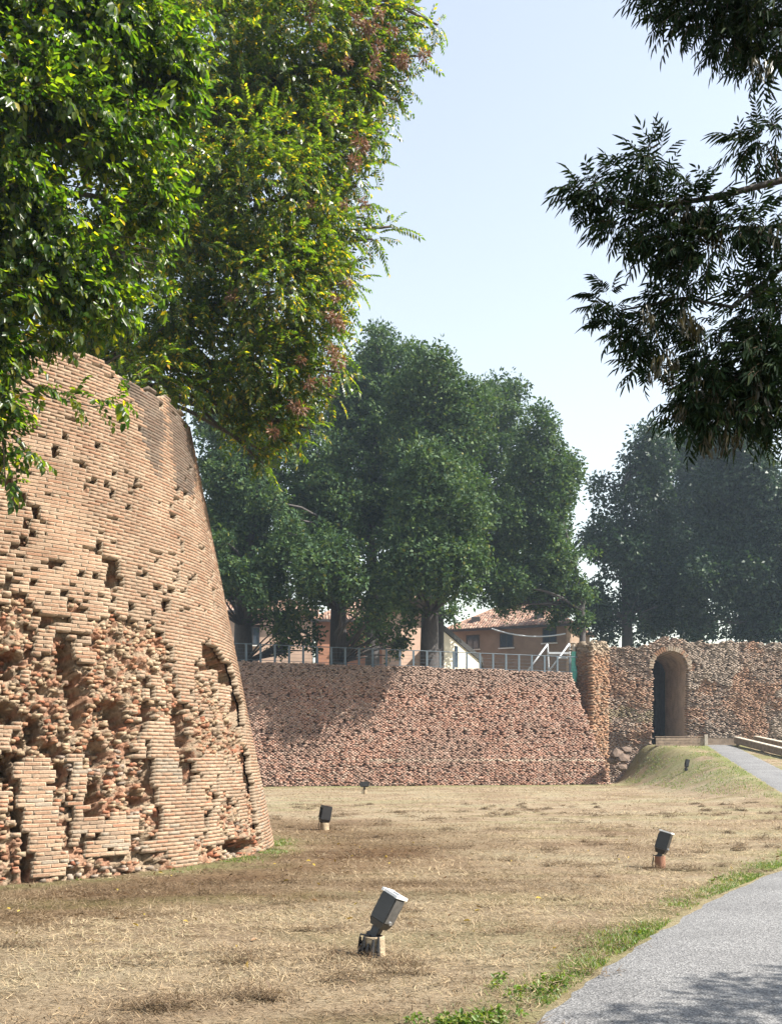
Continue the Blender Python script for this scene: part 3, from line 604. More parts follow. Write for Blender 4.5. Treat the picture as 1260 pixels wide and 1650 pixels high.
def gcolf(S, Z, px, py, K):
    orange = np.array([[0.42, 0.255, 0.175], [0.38, 0.225, 0.16], [0.46, 0.315, 0.225]])[rng.choice(3, K)]
    grey = np.array([[0.34, 0.275, 0.23], [0.42, 0.345, 0.285], [0.30, 0.23, 0.19], [0.37, 0.26, 0.20]])[rng.choice(4, K)]
    w = sstep(0.48, 0.62, fbm(S * 0.55, Z * 0.6, 82) + 0.10 * ((px > 985) & (px < 1052) & (py > 1080) & (py < 1142)) - 0.20 * (py < 1068) - 0.16 * ((py > 1142) & (px < 1052)))
    c = np.where((rng.random(K) < w)[:, None], orange, grey)
    mn = 40 * (fbm(S * .9, Z * .9, 88) - .5); g = (px < 1052) & (py + mn > 1142) & (py + mn < 1166) & (rng.random(K) < .7); c[g] = c[g] * 0.5 + 0.5 * np.array([0.26, 0.27, 0.13])
    pl = (fbm(S * .55, Z * .42, 89) > .56)[:, None]; c = np.where(pl, np.array([.44, .375, .315]), c)
    return (c * .75 + .25 * np.array([.38, .28, .215])) * rng.uniform(0.84, 1.1, K)[:, None]
def gdep(S, Z, K): return (fbm(S * .55, Z * .42, 89) > .56) * .05 + rng.normal(0, 0.014, K) + 0.28 * (fbm(S * 0.7, Z * 0.7, 83) - 0.55) - 0.22 * ((S > 0.2) & (S < 2.9) & (Z < 3.1)) * sstep(3.4, 2.2, Z)
def gkeep(S, Z):
    X = S + 12.9
    arch = (X > AX0 - 0.02) & (X < AX1 + 0.02) & ((Z < ASP) | (((X - ACX) / ARR) ** 2 + ((Z - ASP) / AR_Z) ** 2 < 1.03))
    return ~arch & (rng.random(len(S)) > 0.05)
V, Fa, c, *_ = wall_bricks((12.9, GY0, 0), (1, 0, 0), 0.0, 0.0, 20.0, lambda s: gtop(np.asarray(s) + 12.9) + 0.04, 0.215, 0.070, gcolf, gdep, gkeep, hy=0.22, jit=0.008, z0=-0.1)
link('brick_facing', mesh_np('brick_facing', V - np.array(GO), [Fa], c), M_farbrick, gate, kind='stuff')
# arch ring, one wedge after the other
for k, a in enumerate(np.linspace(0.02, math.pi - 0.02, 26)):
    mb = MB(); rad = Vector((-math.cos(a) * ARR, 0, math.sin(a) * AR_Z)); nrm = rad.normalized(); tg = Vector((nrm.z, 0, -nrm.x))
    M3 = Matrix((tg, Vector((0, 1, 0)), nrm)).transposed()
    mb.box(Vector((ACX, GY0 + 0.13, ASP)) + rad * 1.0 + nrm * (0.13 + random.uniform(-.02, .03)) - GO, (0.112, 0.44, 0.27), M3)
    o = mb.build('voussoir', M_farbrick, gate); me = o.data; ca = me.color_attributes.new('col', 'FLOAT_COLOR', 'POINT'); cv = random.choice([(.44, .34, .25), (.42, .25, .16), (.50, .42, .33)])
    for dd in ca.data: dd.color = (*cv, 1)
# broken buttress in front of the wall's left end
bt = thing('broken_buttress', 'ragged brick stump rising beside the arched wall, left side in shade', 'buttress', (12.2, 60.0, 0))
BO = np.array([12.2, 60.0, 0.0])
pL, pC, pR = np.array([11.0, 61.6, 0]), np.array([12.05, 59.2, 0]), np.array([13.25, 60.2, 0])
def btop(s): return 8.65 + 0.9 * (fbm(np.asarray(s) * 3, 0 * np.asarray(s), 85) - 0.5)
def bcol(S, Z, px, py, K):
    c = np.array([[0.44, 0.27, 0.17], [0.41, 0.24, 0.15], [0.40, 0.29, 0.205]])[rng.choice(3, K)]; g = sstep(7.4, 8.3, Z)[:, None]
    return (c * (1 - g) + g * np.array([0.44, 0.36, 0.27])) * rng.uniform(0.75, 1.15, K)[:, None]
VV = []; FF = []; CC = []; cnt = 0
for p0, p1 in ((pL, pC), (pC, pR)):
    V, Fa, c, *_ = wall_bricks(p0, p1 - p0, 0.01, 0, float(np.linalg.norm(p1 - p0)), btop, 0.22, 0.085, bcol, lambda S, Z, K: rng.normal(0, 0.03, K) + 0.16 * (fbm(S * 1.3, Z * 0.9, 86) - 0.6), lambda S, Z: (rng.random(len(S)) > 0.06) & (Z < 7.9 + 1.2 * fbm(S * 1.6 + 3, 0 * S, 87)), hy=0.16, jit=0.014)
    VV.append(V); FF.append(Fa + cnt); CC.append(c); cnt += len(V)
link('brick_facing', mesh_np('brick_facing', np.concatenate(VV) - BO, [np.concatenate(FF)], np.concatenate(CC)), M_farbrick, bt, kind='stuff')
mb = MB(); ins = [pL * 0.985 + np.array([0.2, 1.0, 0]), pC + np.array([0.02, 0.16, 0]), pR + np.array([-0.12, 0.08, 0]), np.array([13.1, 62.2, 0])]
ins[0] = pL + np.array([0.16, 0.05, 0]); mb.prism([Vector(p - BO) * .9 + Vector((0, 0.1, -0.3)) for p in ins], (0, 0, 0), (0, 0, 8.2)); mb.build('stump_body', M_wcore, bt)
M_rub = plain('fallen_masonry', (0.12, 0.085, 0.064), rough=.95, var=.4, scale=3, bump=.9, bscale=12)
# fallen masonry where the scarp meets the bank
for k, (px, py, d, s_) in enumerate([(992, 1215, 57.2, 0.55), (1002, 1222, 57.0, 0.5), (985, 1226, 57.4, 0.45), (1000, 1236, 56.6, 0.42), (1008, 1208, 57.6, 0.4)]):
    p = at(px, py, d); g = gz(p.x, p.y)
    s_ *= .72; bm = bmesh.new(); bmesh.ops.create_icosphere(bm, subdivisions=1, radius=s_)
    for v in bm.verts: v.co = Vector((v.co.x * 1.2, v.co.y, v.co.z * 0.8)) * random.uniform(.62, 1.18)
    me = bpy.data.meshes.new('rubble_block'); bm.to_mesh(me); bm.free()
    where = ['uppermost of the pile', 'at the right of the pile', 'against the wall corner', 'lowest of the pile on the grass', 'nearest the arch'][k]
    o = link('rubble_block', me, M_rub, label='lump of fallen masonry by the wall corner, ' + where, category='rubble', group='fallen masonry at the wall corner')
    o.location = (p.x, p.y, max(p.z, g + s_ * 0.25))

# low parapet, post and timbers by the gate
par = thing('plank_parapet', 'low brown parapet of boards standing across the foot of the arch', 'parapet', (17.2, 59.3, 2.2))
for k in range(3):
    MB().box((0.0, 0, 0.14 + k * 0.165), (2.9, 0.09, 0.157)).build('board', M_wood, par, bevel=0.008)
MB().box((0, 0.08, 0.62), (2.95, 0.16, 0.05)).build('cap', M_wood, par)
MB().box((1.52, -0.02, 0.36), (0.20, 0.2, 0.78)).build('end_post', M_paletop, par, bevel=0.01)
low = thing('low_gate_beam', 'dark timber sill lying across the path in front of the fortress wall', 'beam', (19.9, 59.7, 2.3))
MB().box((0, 0, 0.22), (2.1, 0.22, 0.40)).build('beam', M_wood, low, bevel=0.01); MB().box((0, 0.03, 0.44), (2.1, 0.3, 0.04)).build('cap', M_wood, low)
for x0, y0, z0, x1, y1, z1, lab in ((20.55, 59.4, 2.80, 20.1, 46.0, 1.52, 'nearer timber kerb, sunlit top painted pale, sloping down beside the far path'), (21.75, 59.4, 2.84, 21.2, 46.0, 1.62, 'farther timber kerb, sunlit top painted pale, sloping down behind the other kerb')):
    tb = thing('timber_kerb', lab, 'timber kerb', (x0, y0, gz(x0, y0)), group='timber kerbs by the far path')
    o0 = Vector((x0, y0, gz(x0, y0))); a_ = Vector((x0, y0, z0)) - o0; b_ = Vector((x1, y1, z1)) - o0
    MB().beam(a_ - Vector((0, 0, 0.20)), b_ - Vector((0, 0, 0.20)), 0.22, 0.36).build('beam', M_wood, tb)
    MB().beam(a_ + Vector((0, 0, 0.0)), b_ + Vector((0, 0, 0.0)), 0.30, 0.05).build('sunlit_top', M_paletop, tb)  # pale strip on the timber, its sunlit upper face put into the colour
    for f in (0.03, 0.35, 0.67, 0.97):
        p = a_.lerp(b_, f); MB().box((p.x, p.y, p.z - 0.45), (0.16, 0.16, 0.6)).build('post', M_wood, tb)

# ------------------------------------------------------------------ railing on the scarp
fen = thing('railing', 'blue grey steel railing of flat posts along the top of the far wall', 'railing', tuple(W0 + np.array([0, 0, 6.6])))
FO = W0 + np.array([0, 0, 6.6])
def rail_pt(s, dz): return Vector(W0 + wd * s - nh * (WBAT * 6.9 + 0.55) + np.array([0, 0, float(6.95 - 0.018 * s) + dz]) - FO)
yaw = math.atan2(wd[1], wd[0]); post_me = None
S_ = np.arange(-6.3, 18.9, 0.80)
for s in S_:
    if post_me is None:
        mb = MB(); mb.box((0, 0, 0.42), (0.12, 0.05, 1.14)); post_me = mb.mesh('post', bevel=0.006); post_me.materials.append(M_steel)
    o = link('post', post_me, None, fen); p = rail_pt(s, 0); o.location = p; o.rotation_euler = (0, 0, yaw)
for dz, w in ((0.99, 0.055), (0.10, 0.03)):
    mb = MB(); mb.tube([rail_pt(s, dz) for s in np.linspace(-6.7, 19.0, 8)], w / 2, 6); mb.build('rail', M_steel, fen)
for dz in (0.30, 0.5, 0.7):
    mb = MB(); mb.tube([rail_pt(s, dz) for s in np.linspace(-6.7, 19.0, 8)], 0.006, 4); mb.build('wire', M_steel, fen)

# ------------------------------------------------------------------ houses behind
UZ = 6.25
def window(parent, c, w, h, ax, nrm):
    ax = Vector(ax).normalized(); nrm = Vector(nrm).normalized(); M3 = Matrix((ax, -nrm, Vector((0, 0, 1)))).transposed()
    f = MB()
    for sx in (-1, 1): f.box(Vector(c) + ax * sx * w / 2 + nrm * 0.03, (0.09, 0.12, h + 0.09), M3)
    for sz in (-1, 1): f.box(Vector(c) + Vector((0, 0, sz * h / 2)) + nrm * 0.028, (w - 0.09, 0.12, 0.09), M3)
    f.box(Vector(c) + nrm * 0.02, (0.06, 0.1, h - 0.1), M3)
    wo = f.build('window', M_gutter, parent)
    MB().box(Vector(c) + nrm * 0.004, (w, 0.05, h), M3).build('pane', M_pane, wo)
    MB().box(Vector(c) + Vector((0, 0, -h / 2 - 0.1)) + nrm * 0.09, (w + 0.3, 0.24, 0.09), M3).build('sill', M_sill, wo)
def tiled(parent, corners, name='roof'):
    """barrel tile strips running down a roof plane: corners = eave_left, eave_right, ridge_right, ridge_left"""
    e0, e1, r1, r0 = [np.array(c, float) for c in corners]
    n = np.cross(e1 - e0, (r0 + r1) / 2 - (e0 + e1) / 2); n /= np.linalg.norm(n)
    if n[2] < 0: n = -n
    L = np.linalg.norm(e1 - e0); nc = max(4, int(L / 0.24)); cs = []; ts = []; us = []; hs = []; cl = []
    for i in range(nc):
        f = (i + 0.5) / nc; a = e0 + (e1 - e0) * f
        # the plane's upper edge over this point, following hips
        td = (e1 - e0) / L; up = np.cross(n, td); up /= np.linalg.norm(up)
        if up[2] < 0: up = -up
        H = np.dot(r0 - e0, up); s = np.dot(a - e0, td); sl, sr = np.dot(r0 - e0, td), np.dot(r1 - e0, td)
        hmax = H if sl <= s <= sr else (H * s / max(sl, 1e-3) if s < sl else H * (L - s) / max(L - sr, 1e-3))
        k = int(hmax / 0.38)
        for j in range(k):
            cs.append(a + up * (j + 0.5) * 0.38 + n * (0.05 + random.uniform(-0.02, 0.02))); ts.append(td + random.uniform(-.05, .05) * up); us.append(up + n * 0.05)
            hs.append((0.10, 0.05, 0.21)); b = random.choice([(0.42, 0.27, 0.20), (0.36, 0.22, 0.16), (0.48, 0.345, 0.265), (0.31, 0.215, 0.17)]); cl.append(np.array(b) * random.uniform(0.8, 1.15))
    N_ = len(cs); V, Fa = boxes(np.array(cs), np.array(ts), np.repeat(n[None], N_, 0), np.array(us), np.array(hs), 0.012)
    return link('roof_tiles', mesh_np('roof_tiles', V, [Fa], np.repeat(np.array(cl), 8, 0)), M_roofA, parent, kind='stuff')
def house(name, label, L0, L1, depth, ez, rh, wall_mat, wins, ridge_in=None, over=0.5, chimney=None, base=UZ - 0.2):
    """front wall from L0 to L1 (xy), box behind it, hip roof"""
    L0 = np.array([*L0, 0.0]); L1 = np.array([*L1, 0.0]); td = (L1 - L0); L = np.linalg.norm(td); td /= L; bk = np.array([-td[1], td[0], 0])
    org = L0 + td * L / 2; org[2] = base; h = thing(name, label, 'house', tuple(org)); q = lambda p: Vector(np.array(p) - org)
    mb = MB(); c = [L0, L1, L1 + bk * depth, L0 + bk * depth]
    mb.prism([q((p[0], p[1], base - 0.4)) for p in c], (0, 0, 0), (0, 0, ez - base + 0.4)); mb.build('wall', wall_mat, h)
    e = [L0 - td * over - bk * over, L1 + td * over - bk * over, L1 + td * over + bk * (depth + over), L0 - td * over + bk * (depth + over)]
    for p in e: p[2] = ez
    ri = depth / 2 + over if ridge_in is None else ridge_in
    rA = L0 + td * (ri - over) + bk * depth / 2; rB = L1 - td * (ri - over) + bk * depth / 2; rA[2] = rB[2] = ez + rh
    mb = MB(); V = [q(p) for p in e] + [q(rA), q(rB)]
    mb.add(V, [[0, 1, 5, 4], [1, 2, 5], [2, 3, 4, 5], [3, 0, 4], [3, 2, 1, 0]]); rf = mb.build('roof', M_ridge, h)
    for cs in ((e[0], e[1], rB, rA), (e[1], e[2], rB, rB), (e[3], e[0], rA, rA)):
        tl = tiled(rf, [np.array(p) - org for p in cs])
    mb = MB()
    for a_, b_ in ((rA, rB), (rA, e[0]), (rB, e[1]), (rB, e[2])): mb.beam(q(a_ + np.array([0, 0, .1])), q(b_ + np.array([0, 0, .1])), 0.26, 0.16)
    mb.build('ridge_tile', M_ridge, rf)
    MB().beam(q(e[0] + np.array([0, 0, -.06])), q(e[1] + np.array([0, 0, -.06])), 0.16, 0.2).build('gutter', M_gutter, h)
    for (f, zc, w, hh) in wins:
        p = L0 + td * L * f; window(h, q((p[0], p[1], zc)), w, hh, td, -bk)
    if chimney is not None:
        cx, cy, cz = chimney; p = q((cx, cy, cz)); MB().box(p, (0.8, 0.8, 1.7)).build('chimney', M_chim, rf); cap = MB(); cap.box(p + Vector((0, 0, 0.95)), (1.1, 1.1, 0.12))
        cap.box(p + Vector((0, 0, 1.15)), (0.7, 0.7, 0.3)); cap.box(p + Vector((0, 0, 1.36)), (1.0, 1.0, 0.1)); cap.build('chimney_cap', M_gutter, rf)
    return h, td, bk, org
hL = at(728, 1016, 88); hR = at(912, 1007, 84); ez = (hL.z + hR.z) / 2
wz = EYE + (HY - 1032) / F * 86
main, td, bk, org = house('farmhouse', 'tan two storey house with clay tile hip roof behind the railing', (hL.x, hL.y), (hR.x, hR.y), 9.5, ez, 2.7, M_tan,
     [(0.19, wz, 1.1, 1.15), (0.49, wz, 1.1, 1.15), (0.86, wz + 0.25, 1.1, 1.15), (0.2, wz - 3.3, 1.1, 1.3), (0.5, wz - 3.3, 1.1, 1.3)], ridge_in=4.0, chimney=tuple(at(905, 973, 89)))
# roof vents
for fx, fz in ((0.74, 0.55), (0.18, 0.45)):
    Lm = (hR - hL).length; p = np.array([hL.x, hL.y, ez]) + td * Lm * fx + bk * 1.1; p[2] = ez + 0.95
    MB().box(Vector(p - org), (0.75, 0.7, 0.55)).build('roof_vent', M_gutter, main)
# cable sagging along the eaves
pa, pb = at(792, 1013, 80), at(911, 1021, 79); pts = [pa.lerp(pb, f) + Vector((0, 0, -0.75 * 4 * f * (1 - f) * 0.55)) for f in np.linspace(0, 1, 14)]
mb = MB(); mb.tube([p - pa for p in pts], 0.055, 6); o = mb.build('cable', M_white, label='pale cable sagging in front of the tan house eaves', category='cable'); o.location = pa
# white lean-to in front of it
lt = thing('white_outbuilding', 'cream outbuilding with steep grey sloping roof left of the tan house', 'outbuilding', tuple(at(738, 1085, 74)))
LO = at(738, 1085, 74); LO.z = UZ - 0.2; lt.location = LO
prof = [at(708, 1012, 74), at(772, 1064, 77.5), at(772, 1095, 77.5), at(708, 1095, 74)]
mb = MB(); mb.prism([p - LO for p in prof], (0, 0, 0), (0.6, 6, 0)); mb.build('wall', M_cream, lt)
a_, b_ = at(703, 1006, 73.6) - LO, at(778, 1068, 77.6) - LO
mb = MB(); mb.prism([a_, b_, b_ + Vector((0, 0, 0.42)), a_ + Vector((0, 0, 0.42))], (0, 0, 0), (0.65, 6.6, 0)); mb.build('roof', M_grey, lt)
MB().box(at(735, 1058, 75.44) - LO, (0.4, 0.06, 1.6), Matrix.Rotation(R(47), 3, 'Z')).build('slot_window', M_pane, lt)
# peach and orange houses seen between the trunks
a_, b_ = at(645, 1010, 79), at(705, 1012, 80)
house('peach_house', 'pale peach house wall showing just left of the cream outbuilding', (a_.x, 79), (b_.x, 80), 7, 13.2, 2.2, M_peach, [])
a_, b_ = at(510, 1020, 83), at(642, 1020, 83.6)
house('orange_house', 'orange rendered house half hidden behind the trunks and dark leaves', (a_.x, 83), (b_.x, 83.6), 8, 13.0, 2.3, M_orange, [(0.3, 11.3, 1.0, 1.4)])
a_, b_ = at(330, 1020, 82), at(503, 1020, 82.6)
house('salmon_house', 'long salmon pink house glimpsed behind the leftmost trunk and railing', (a_.x, 82), (b_.x, 82.6), 8, 13.6, 2.3, M_peach, [(0.45, 11.6, 1.0, 1.4)])
# white pipe frame and green wrapped post on the terrace
D = 61.8
fr = thing('pipe_frame', 'white leaning pipe frame behind the right end of the railing', 'frame', tuple(at(880, 1085, D))); fo = at(880, 1085, D); fo.z = UZ; fr.location = fo
for a_, b_ in (((845, 1085), (882, 1038)), ((880, 1085), (917, 1037))):
    mb = MB(); mb.tube([at(*a_, D) - fo - Vector((0, 0, 0.1)), at(*b_, D + 0.3) - fo], 0.055, 8); mb.build('strut', M_white, fr, smooth=True)
mb = MB(); mb.tube([at(882, 1038, D + .3) - fo, at(884, 1085, D + .3) - fo], 0.05, 8); mb.build('upright', M_white, fr)
mb = MB(); mb.tube([at(917, 1037, D + .3) - fo, at(919, 1085, D + .3) - fo], 0.05, 8); mb.build('upright', M_white, fr)
MB().box(at(900, 1052.5, D + .3) - fo, (1.3, 0.14, 0.13)).build('crossbar', M_white, fr, bevel=0.01); MB().box(at(906, 1060, D + .3) - fo, (0.62, 0.3, 0.12)).build('shelf', M_white, fr, bevel=0.01)
gp = thing('wrapped_post', 'post wrapped in sea green tarpaulin at the end of the railing', 'post', tuple(at(924, 1085, 61.0))); go = at(924, 1085, 61.0); go.z = UZ; gp.location = go
mb = MB(); hh = at(924, 1050, 61).z - UZ
mb.tube([(0, 0, -0.05), (0.04, 0, hh * 0.3), (-0.02, 0, hh * 0.6), (0.0, 0, hh)], [0.16, 0.2, 0.13, 0.15], 9); mb.build('tarpaulin', M_teal, gp)
mb = MB(); mb.tube([(0, 0, hh - 0.02), (-0.02, 0, hh + 0.45)], 0.10, 8); mb.build('post_top', M_paletop, gp)

# ------------------------------------------------------------------ floodlights
def floodlight(label, px, py, base_r, base_h, base_mat, hw, hd, hl, tilt, yaw, body, rim=True, d=None, stem=0.16, neck=0.035, hinge=True):
    d = EYE * F / (py - HY) if d is None else d
    p = at(px, py, d); p.z = gz(p.x, p.y)
    t = thing('floodlight', label, 'floodlight', tuple(p), group='ground floodlights on the lawn')
    mb = MB(); mb.lathe([(base_r * 1.02, -0.06), (base_r, base_h * 0.5), (base_r * 0.97, base_h * 0.97), (base_r * 0.93, base_h), (base_r * 0.80, base_h), (base_r * 0.78, base_h - 0.03), (0.004, base_h - 0.03)], k=22)
    mb.build('base_pipe', base_mat, t)
    # direction the head leans to
    ax = Vector((math.sin(tilt), 0, math.cos(tilt)))
    M3 = Matrix.Rotation(tilt, 3, 'Y') @ Matrix.Rotation(yaw, 3, 'Z')
    s0 = Vector((-0.02, 0, base_h - 0.03)); s1 = s0 + ax * stem
    mb = MB(); mb.box((s0 + s1) / 2 + ax * 0.02, (neck * 2.2, neck * 1.5, stem + 0.06), M3); mb.tube([s0 + M3 @ Vector((-neck * 1.6, 0, stem * .2)), s0 + M3 @ Vector((neck * 1.6, 0, stem * .2))], neck * 0.9, 10)
    mb.build('stem', M_black, t, bevel=0.003)
    c = s1 + ax * (hl / 2)
    mb = MB(); mb.box(c + ax * hl * 0.10, (hw, hd, hl * 0.80), M3); bo = mb.build('housing', body, t, bevel=0.006)
    mb = MB(); lo = c - ax * hl * 0.40
    V = [lo + M3 @ Vector((a * hw / 2 * sc_, b * hd / 2 * sc_, zz_)) for sc_, zz_ in ((1.0, hl * 0.095), (0.72, -hl * 0.10)) for a, b in ((-1, -1), (1, -1), (1, 1), (-1, 1))]
    mb.add(V, [[0, 1, 5, 4], [1, 2, 6, 5], [2, 3, 7, 6], [3, 0, 4, 7], [4, 5, 6, 7], [3, 2, 1, 0]]); mb.build('rear_cap', M_grey if body is not M_black else M_black, t)
    top = c + ax * hl * 0.5
    if rim:
        mb = MB(); w_ = 0.022
        for sx in (-1, 1): mb.box(top + ax * 0.012 + M3 @ Vector((sx * (hw / 2 - 0.004), 0, 0)), (w_, hd + 0.03, 0.024), M3)
        for sy in (-1, 1): mb.box(top + ax * 0.012 + M3 @ Vector((0, sy * (hd / 2 - 0.004), 0)), (hw - 0.014, w_, 0.022), M3)
        mb.build('front_rim', M_rim, t)
    MB().box(top + ax * 0.004, (hw - 0.012, hd - 0.012, 0.012), M3).build('lens', M_glass, t)
    mb = MB()
    for k in range(5): mb.box(c + M3 @ Vector((-hw / 2 - 0.006, (k - 2) * hd / 6, hl * 0.08)), (0.012, 0.005, hl * 0.62), M3)
    mb.build('cooling_fins', body, t)
    if body is M_grey: MB().box(c + M3 @ Vector((hw / 2 + 0.003, 0, hl * .08)), (.006, hd * .92, hl * .72), M3).build('sunlit_side', M_sunside, t)
    if hinge:
        for sx in (-1, 1):
            mb = MB(); mb.tube([lo + M3 @ Vector((sx * (hw / 2 - 0.005), 0, hl * 0.16)), lo + M3 @ Vector((sx * (hw / 2 + 0.02), 0, hl * 0.16))], 0.017, 10); mb.build('hinge_knob', M_alu, t)
    # cable loop down the side of the pipe
    mb = MB(); mb.tube([s0 + Vector((-0.01, -0.02, 0.03)), s0 + Vector((-0.09, -0.03, 0.05)), Vector((-base_r - 0.03, -0.02, base_h * 0.75)), Vector((-base_r - 0.035, 0, base_h * 0.35)), Vector((-base_r - 0.01, 0.01, -0.03))], 0.009, 7)
    mb.build('cable', M_black, t, smooth=True)
    return t
nl = floodlight('large grey floodlight tilted on a pale stump in the foreground grass', 603, 1538, 0.088, 0.165, M_conc, 0.155, 0.13, 0.285, R(27), R(-38), M_grey, stem=0.115, neck=0.036)
# torn collar of soil pipe round the near base
mb = MB()
for k in range(9):
    a = R(95) + k * R(24); r_ = 0.105 + random.uniform(-.006, .012); mb.tube([(r_ * math.cos(a), r_ * math.sin(a), -0.05), (r_ * 1.06 * math.cos(a), r_ * 1.06 * math.sin(a), 0.06), (r_ * math.cos(a + .08), r_ * math.sin(a + .08), 0.10 + random.uniform(0, 0.09))], [0.024, 0.02, 0.01], 6)
mb.build('torn_collar', M_black, nl)
floodlight('black floodlight on a broken terracotta pipe near the path', 1063, 1398, 0.075, 0.17, M_terra, 0.17, 0.14, 0.31, R(17), R(-30), M_black, stem=0.075, neck=0.03)
floodlight('black floodlight with pale base standing near the bastion foot', 523, 1337, 0.10, 0.16, M_conc, 0.22, 0.2, 0.37, R(10), R(20), M_black, rim=False, stem=0.03)
floodlight('small wide black floodlight below the far brick wall', 588, 1280, 0.085, 0.20, M_conc, 0.38, 0.26, 0.24, R(0), R(4), M_black, rim=False, stem=0.13, d=43.0)
floodlight('thin black floodlight on the grassy bank below the arch', 1105, 1243, 0.09, 0.14, M_black, 0.17, 0.15, 0.40, R(12), R(10), M_black, rim=False, stem=0.08, d=50.0)

# ------------------------------------------------------------------ leaves and trees
def leaf6(L, W, fold=0.25, droop=0.12):
    f = W * fold
    V = np.array([[0, 0, 0], [W * .42, .28 * L, f], [W * .36, .66 * L, f * .8 - droop * L * .5], [0, L, -droop * L], [-W * .36, .66 * L, f * .8 - droop * L * .5], [-W * .42, .28 * L, f]])
    return V, [np.array([[0, 1, 2, 3], [0, 3, 4, 5]])]
def leaf4(L, W, fold=0.2, droop=0.1):
    V = np.array([[0, 0, 0], [W * .5, .45 * L, W * fold], [0, L, -droop * L], [-W * .5, .45 * L, W * fold]])
    return V, [np.array([[0, 1, 2, 3]])]
def rot_to(d, roll):
    """matrix with +Y along d"""
    y = Vector(d).normalized(); x = y.cross(Vector((0, 0, 1)))
    x = x.normalized() if x.length > 1e-3 else Vector((1, 0, 0)); z = x.cross(y)
    return np.array(Matrix((x, y, z)).transposed() @ Matrix.Rotation(roll, 3, 'Y'))
class Spray:
    def __init__(s): s.V = []; s.F = []; s.id = []; s.tw = []; s.n = 0; s.k = 0
    def leaf(s, lv, pos, d, roll):
        V, Fs = lv; M3 = rot_to(d, roll); V2 = V @ M3.T + np.array(pos)
        s.V.append(V2); s.F += [f + s.n for f in Fs]; s.id += [s.k] * len(V); s.tw += [0] * len(V); s.n += len(V); s.k += 1
    def twig(s, pts, w):
        pts = [np.array(p, float) for p in (pts[0], pts[len(pts) // 2], pts[-1])]; V = []
        for i, p in enumerate(pts): V += [p + np.array([w * (1 - .3 * i), 0, w * .5]), p - np.array([w * (1 - .3 * i), 0, w * .5])]
        s.V.append(np.array(V)); s.F.append(np.array([[0, 1, 3, 2], [2, 3, 5, 4]]) + s.n); s.id += [s.k] * 6; s.tw += [1] * 6; s.n += 6; s.k += 1
    def done(s): s.V = np.concatenate(s.V); s.F = np.concatenate(s.F); s.id = np.array(s.id); s.tw = np.array(s.tw); return s
def rv(a): return random.uniform(-a, a)
def shoot(nleaf, L, W, length, leaf=leaf6, droop=0.5, twigw=0.003, spread=0.75):
    s = Spray(); pts = []
    for i in range(5):
        f = i / 4; pts.append((rv(.02) * length, f * length, -droop * length * f * f * 0.5))
    if twigw: s.twig(pts, twigw)
    for i in range(nleaf):
        f = (i + 0.7) / nleaf; p = np.array([0, f * length, -droop * length * f * f * 0.5]); side = 1 if i % 2 else -1
        d = (side * spread * random.uniform(.6, 1.2) * (1 - .55 * f), 0.75, -0.30 - random.uniform(0, .6)); s.leaf(leaf(L * random.uniform(.7, 1.15), W * random.uniform(.75, 1.1)), p, d, rv(0.8))
    return s.done()
def pinnate(pairs, L, W, length, droop=0.7, leaf=leaf4, ang=0.9, terminal=True, twigw=0.003):
    s = Spray(); pts = [(0, i / 4 * length, -droop * length * (i / 4) ** 2 * .5) for i in range(5)]
    if twigw: s.twig(pts, twigw)
    for i in range(pairs):
        f = 0.2 + 0.8 * (i + .5) / pairs; p = np.array([0, f * length, -droop * length * f * f * .5])
        for sd in (-1, 1): s.leaf(leaf(L * random.uniform(.8, 1.1) * (1 - .35 * abs(f - .5)), W), p, (sd * ang, 0.62, -0.42 - random.uniform(0, .3)), sd * random.uniform(0, .35))
    if terminal: s.leaf(leaf(L, W), np.array([0, length, -droop * length * .5]), (0, 1, -0.7), 0)
    return s.done()
def cluster(k, L, W, rad, leaf=leaf4):
    s = Spray()
    for i in range(k):
        d = rng.normal(0, 1, 3); d[2] = d[2] * 0.6 + 0.1; d /= np.linalg.norm(d); p = d * rad * random.uniform(.1, 1.0)
        s.leaf(leaf(L * random.uniform(.7, 1.2), W * random.uniform(.8, 1.2)), p, d + np.array([rv(.6), rv(.6), rv(.5) - 0.25]), rv(1.4))
    return s.done()
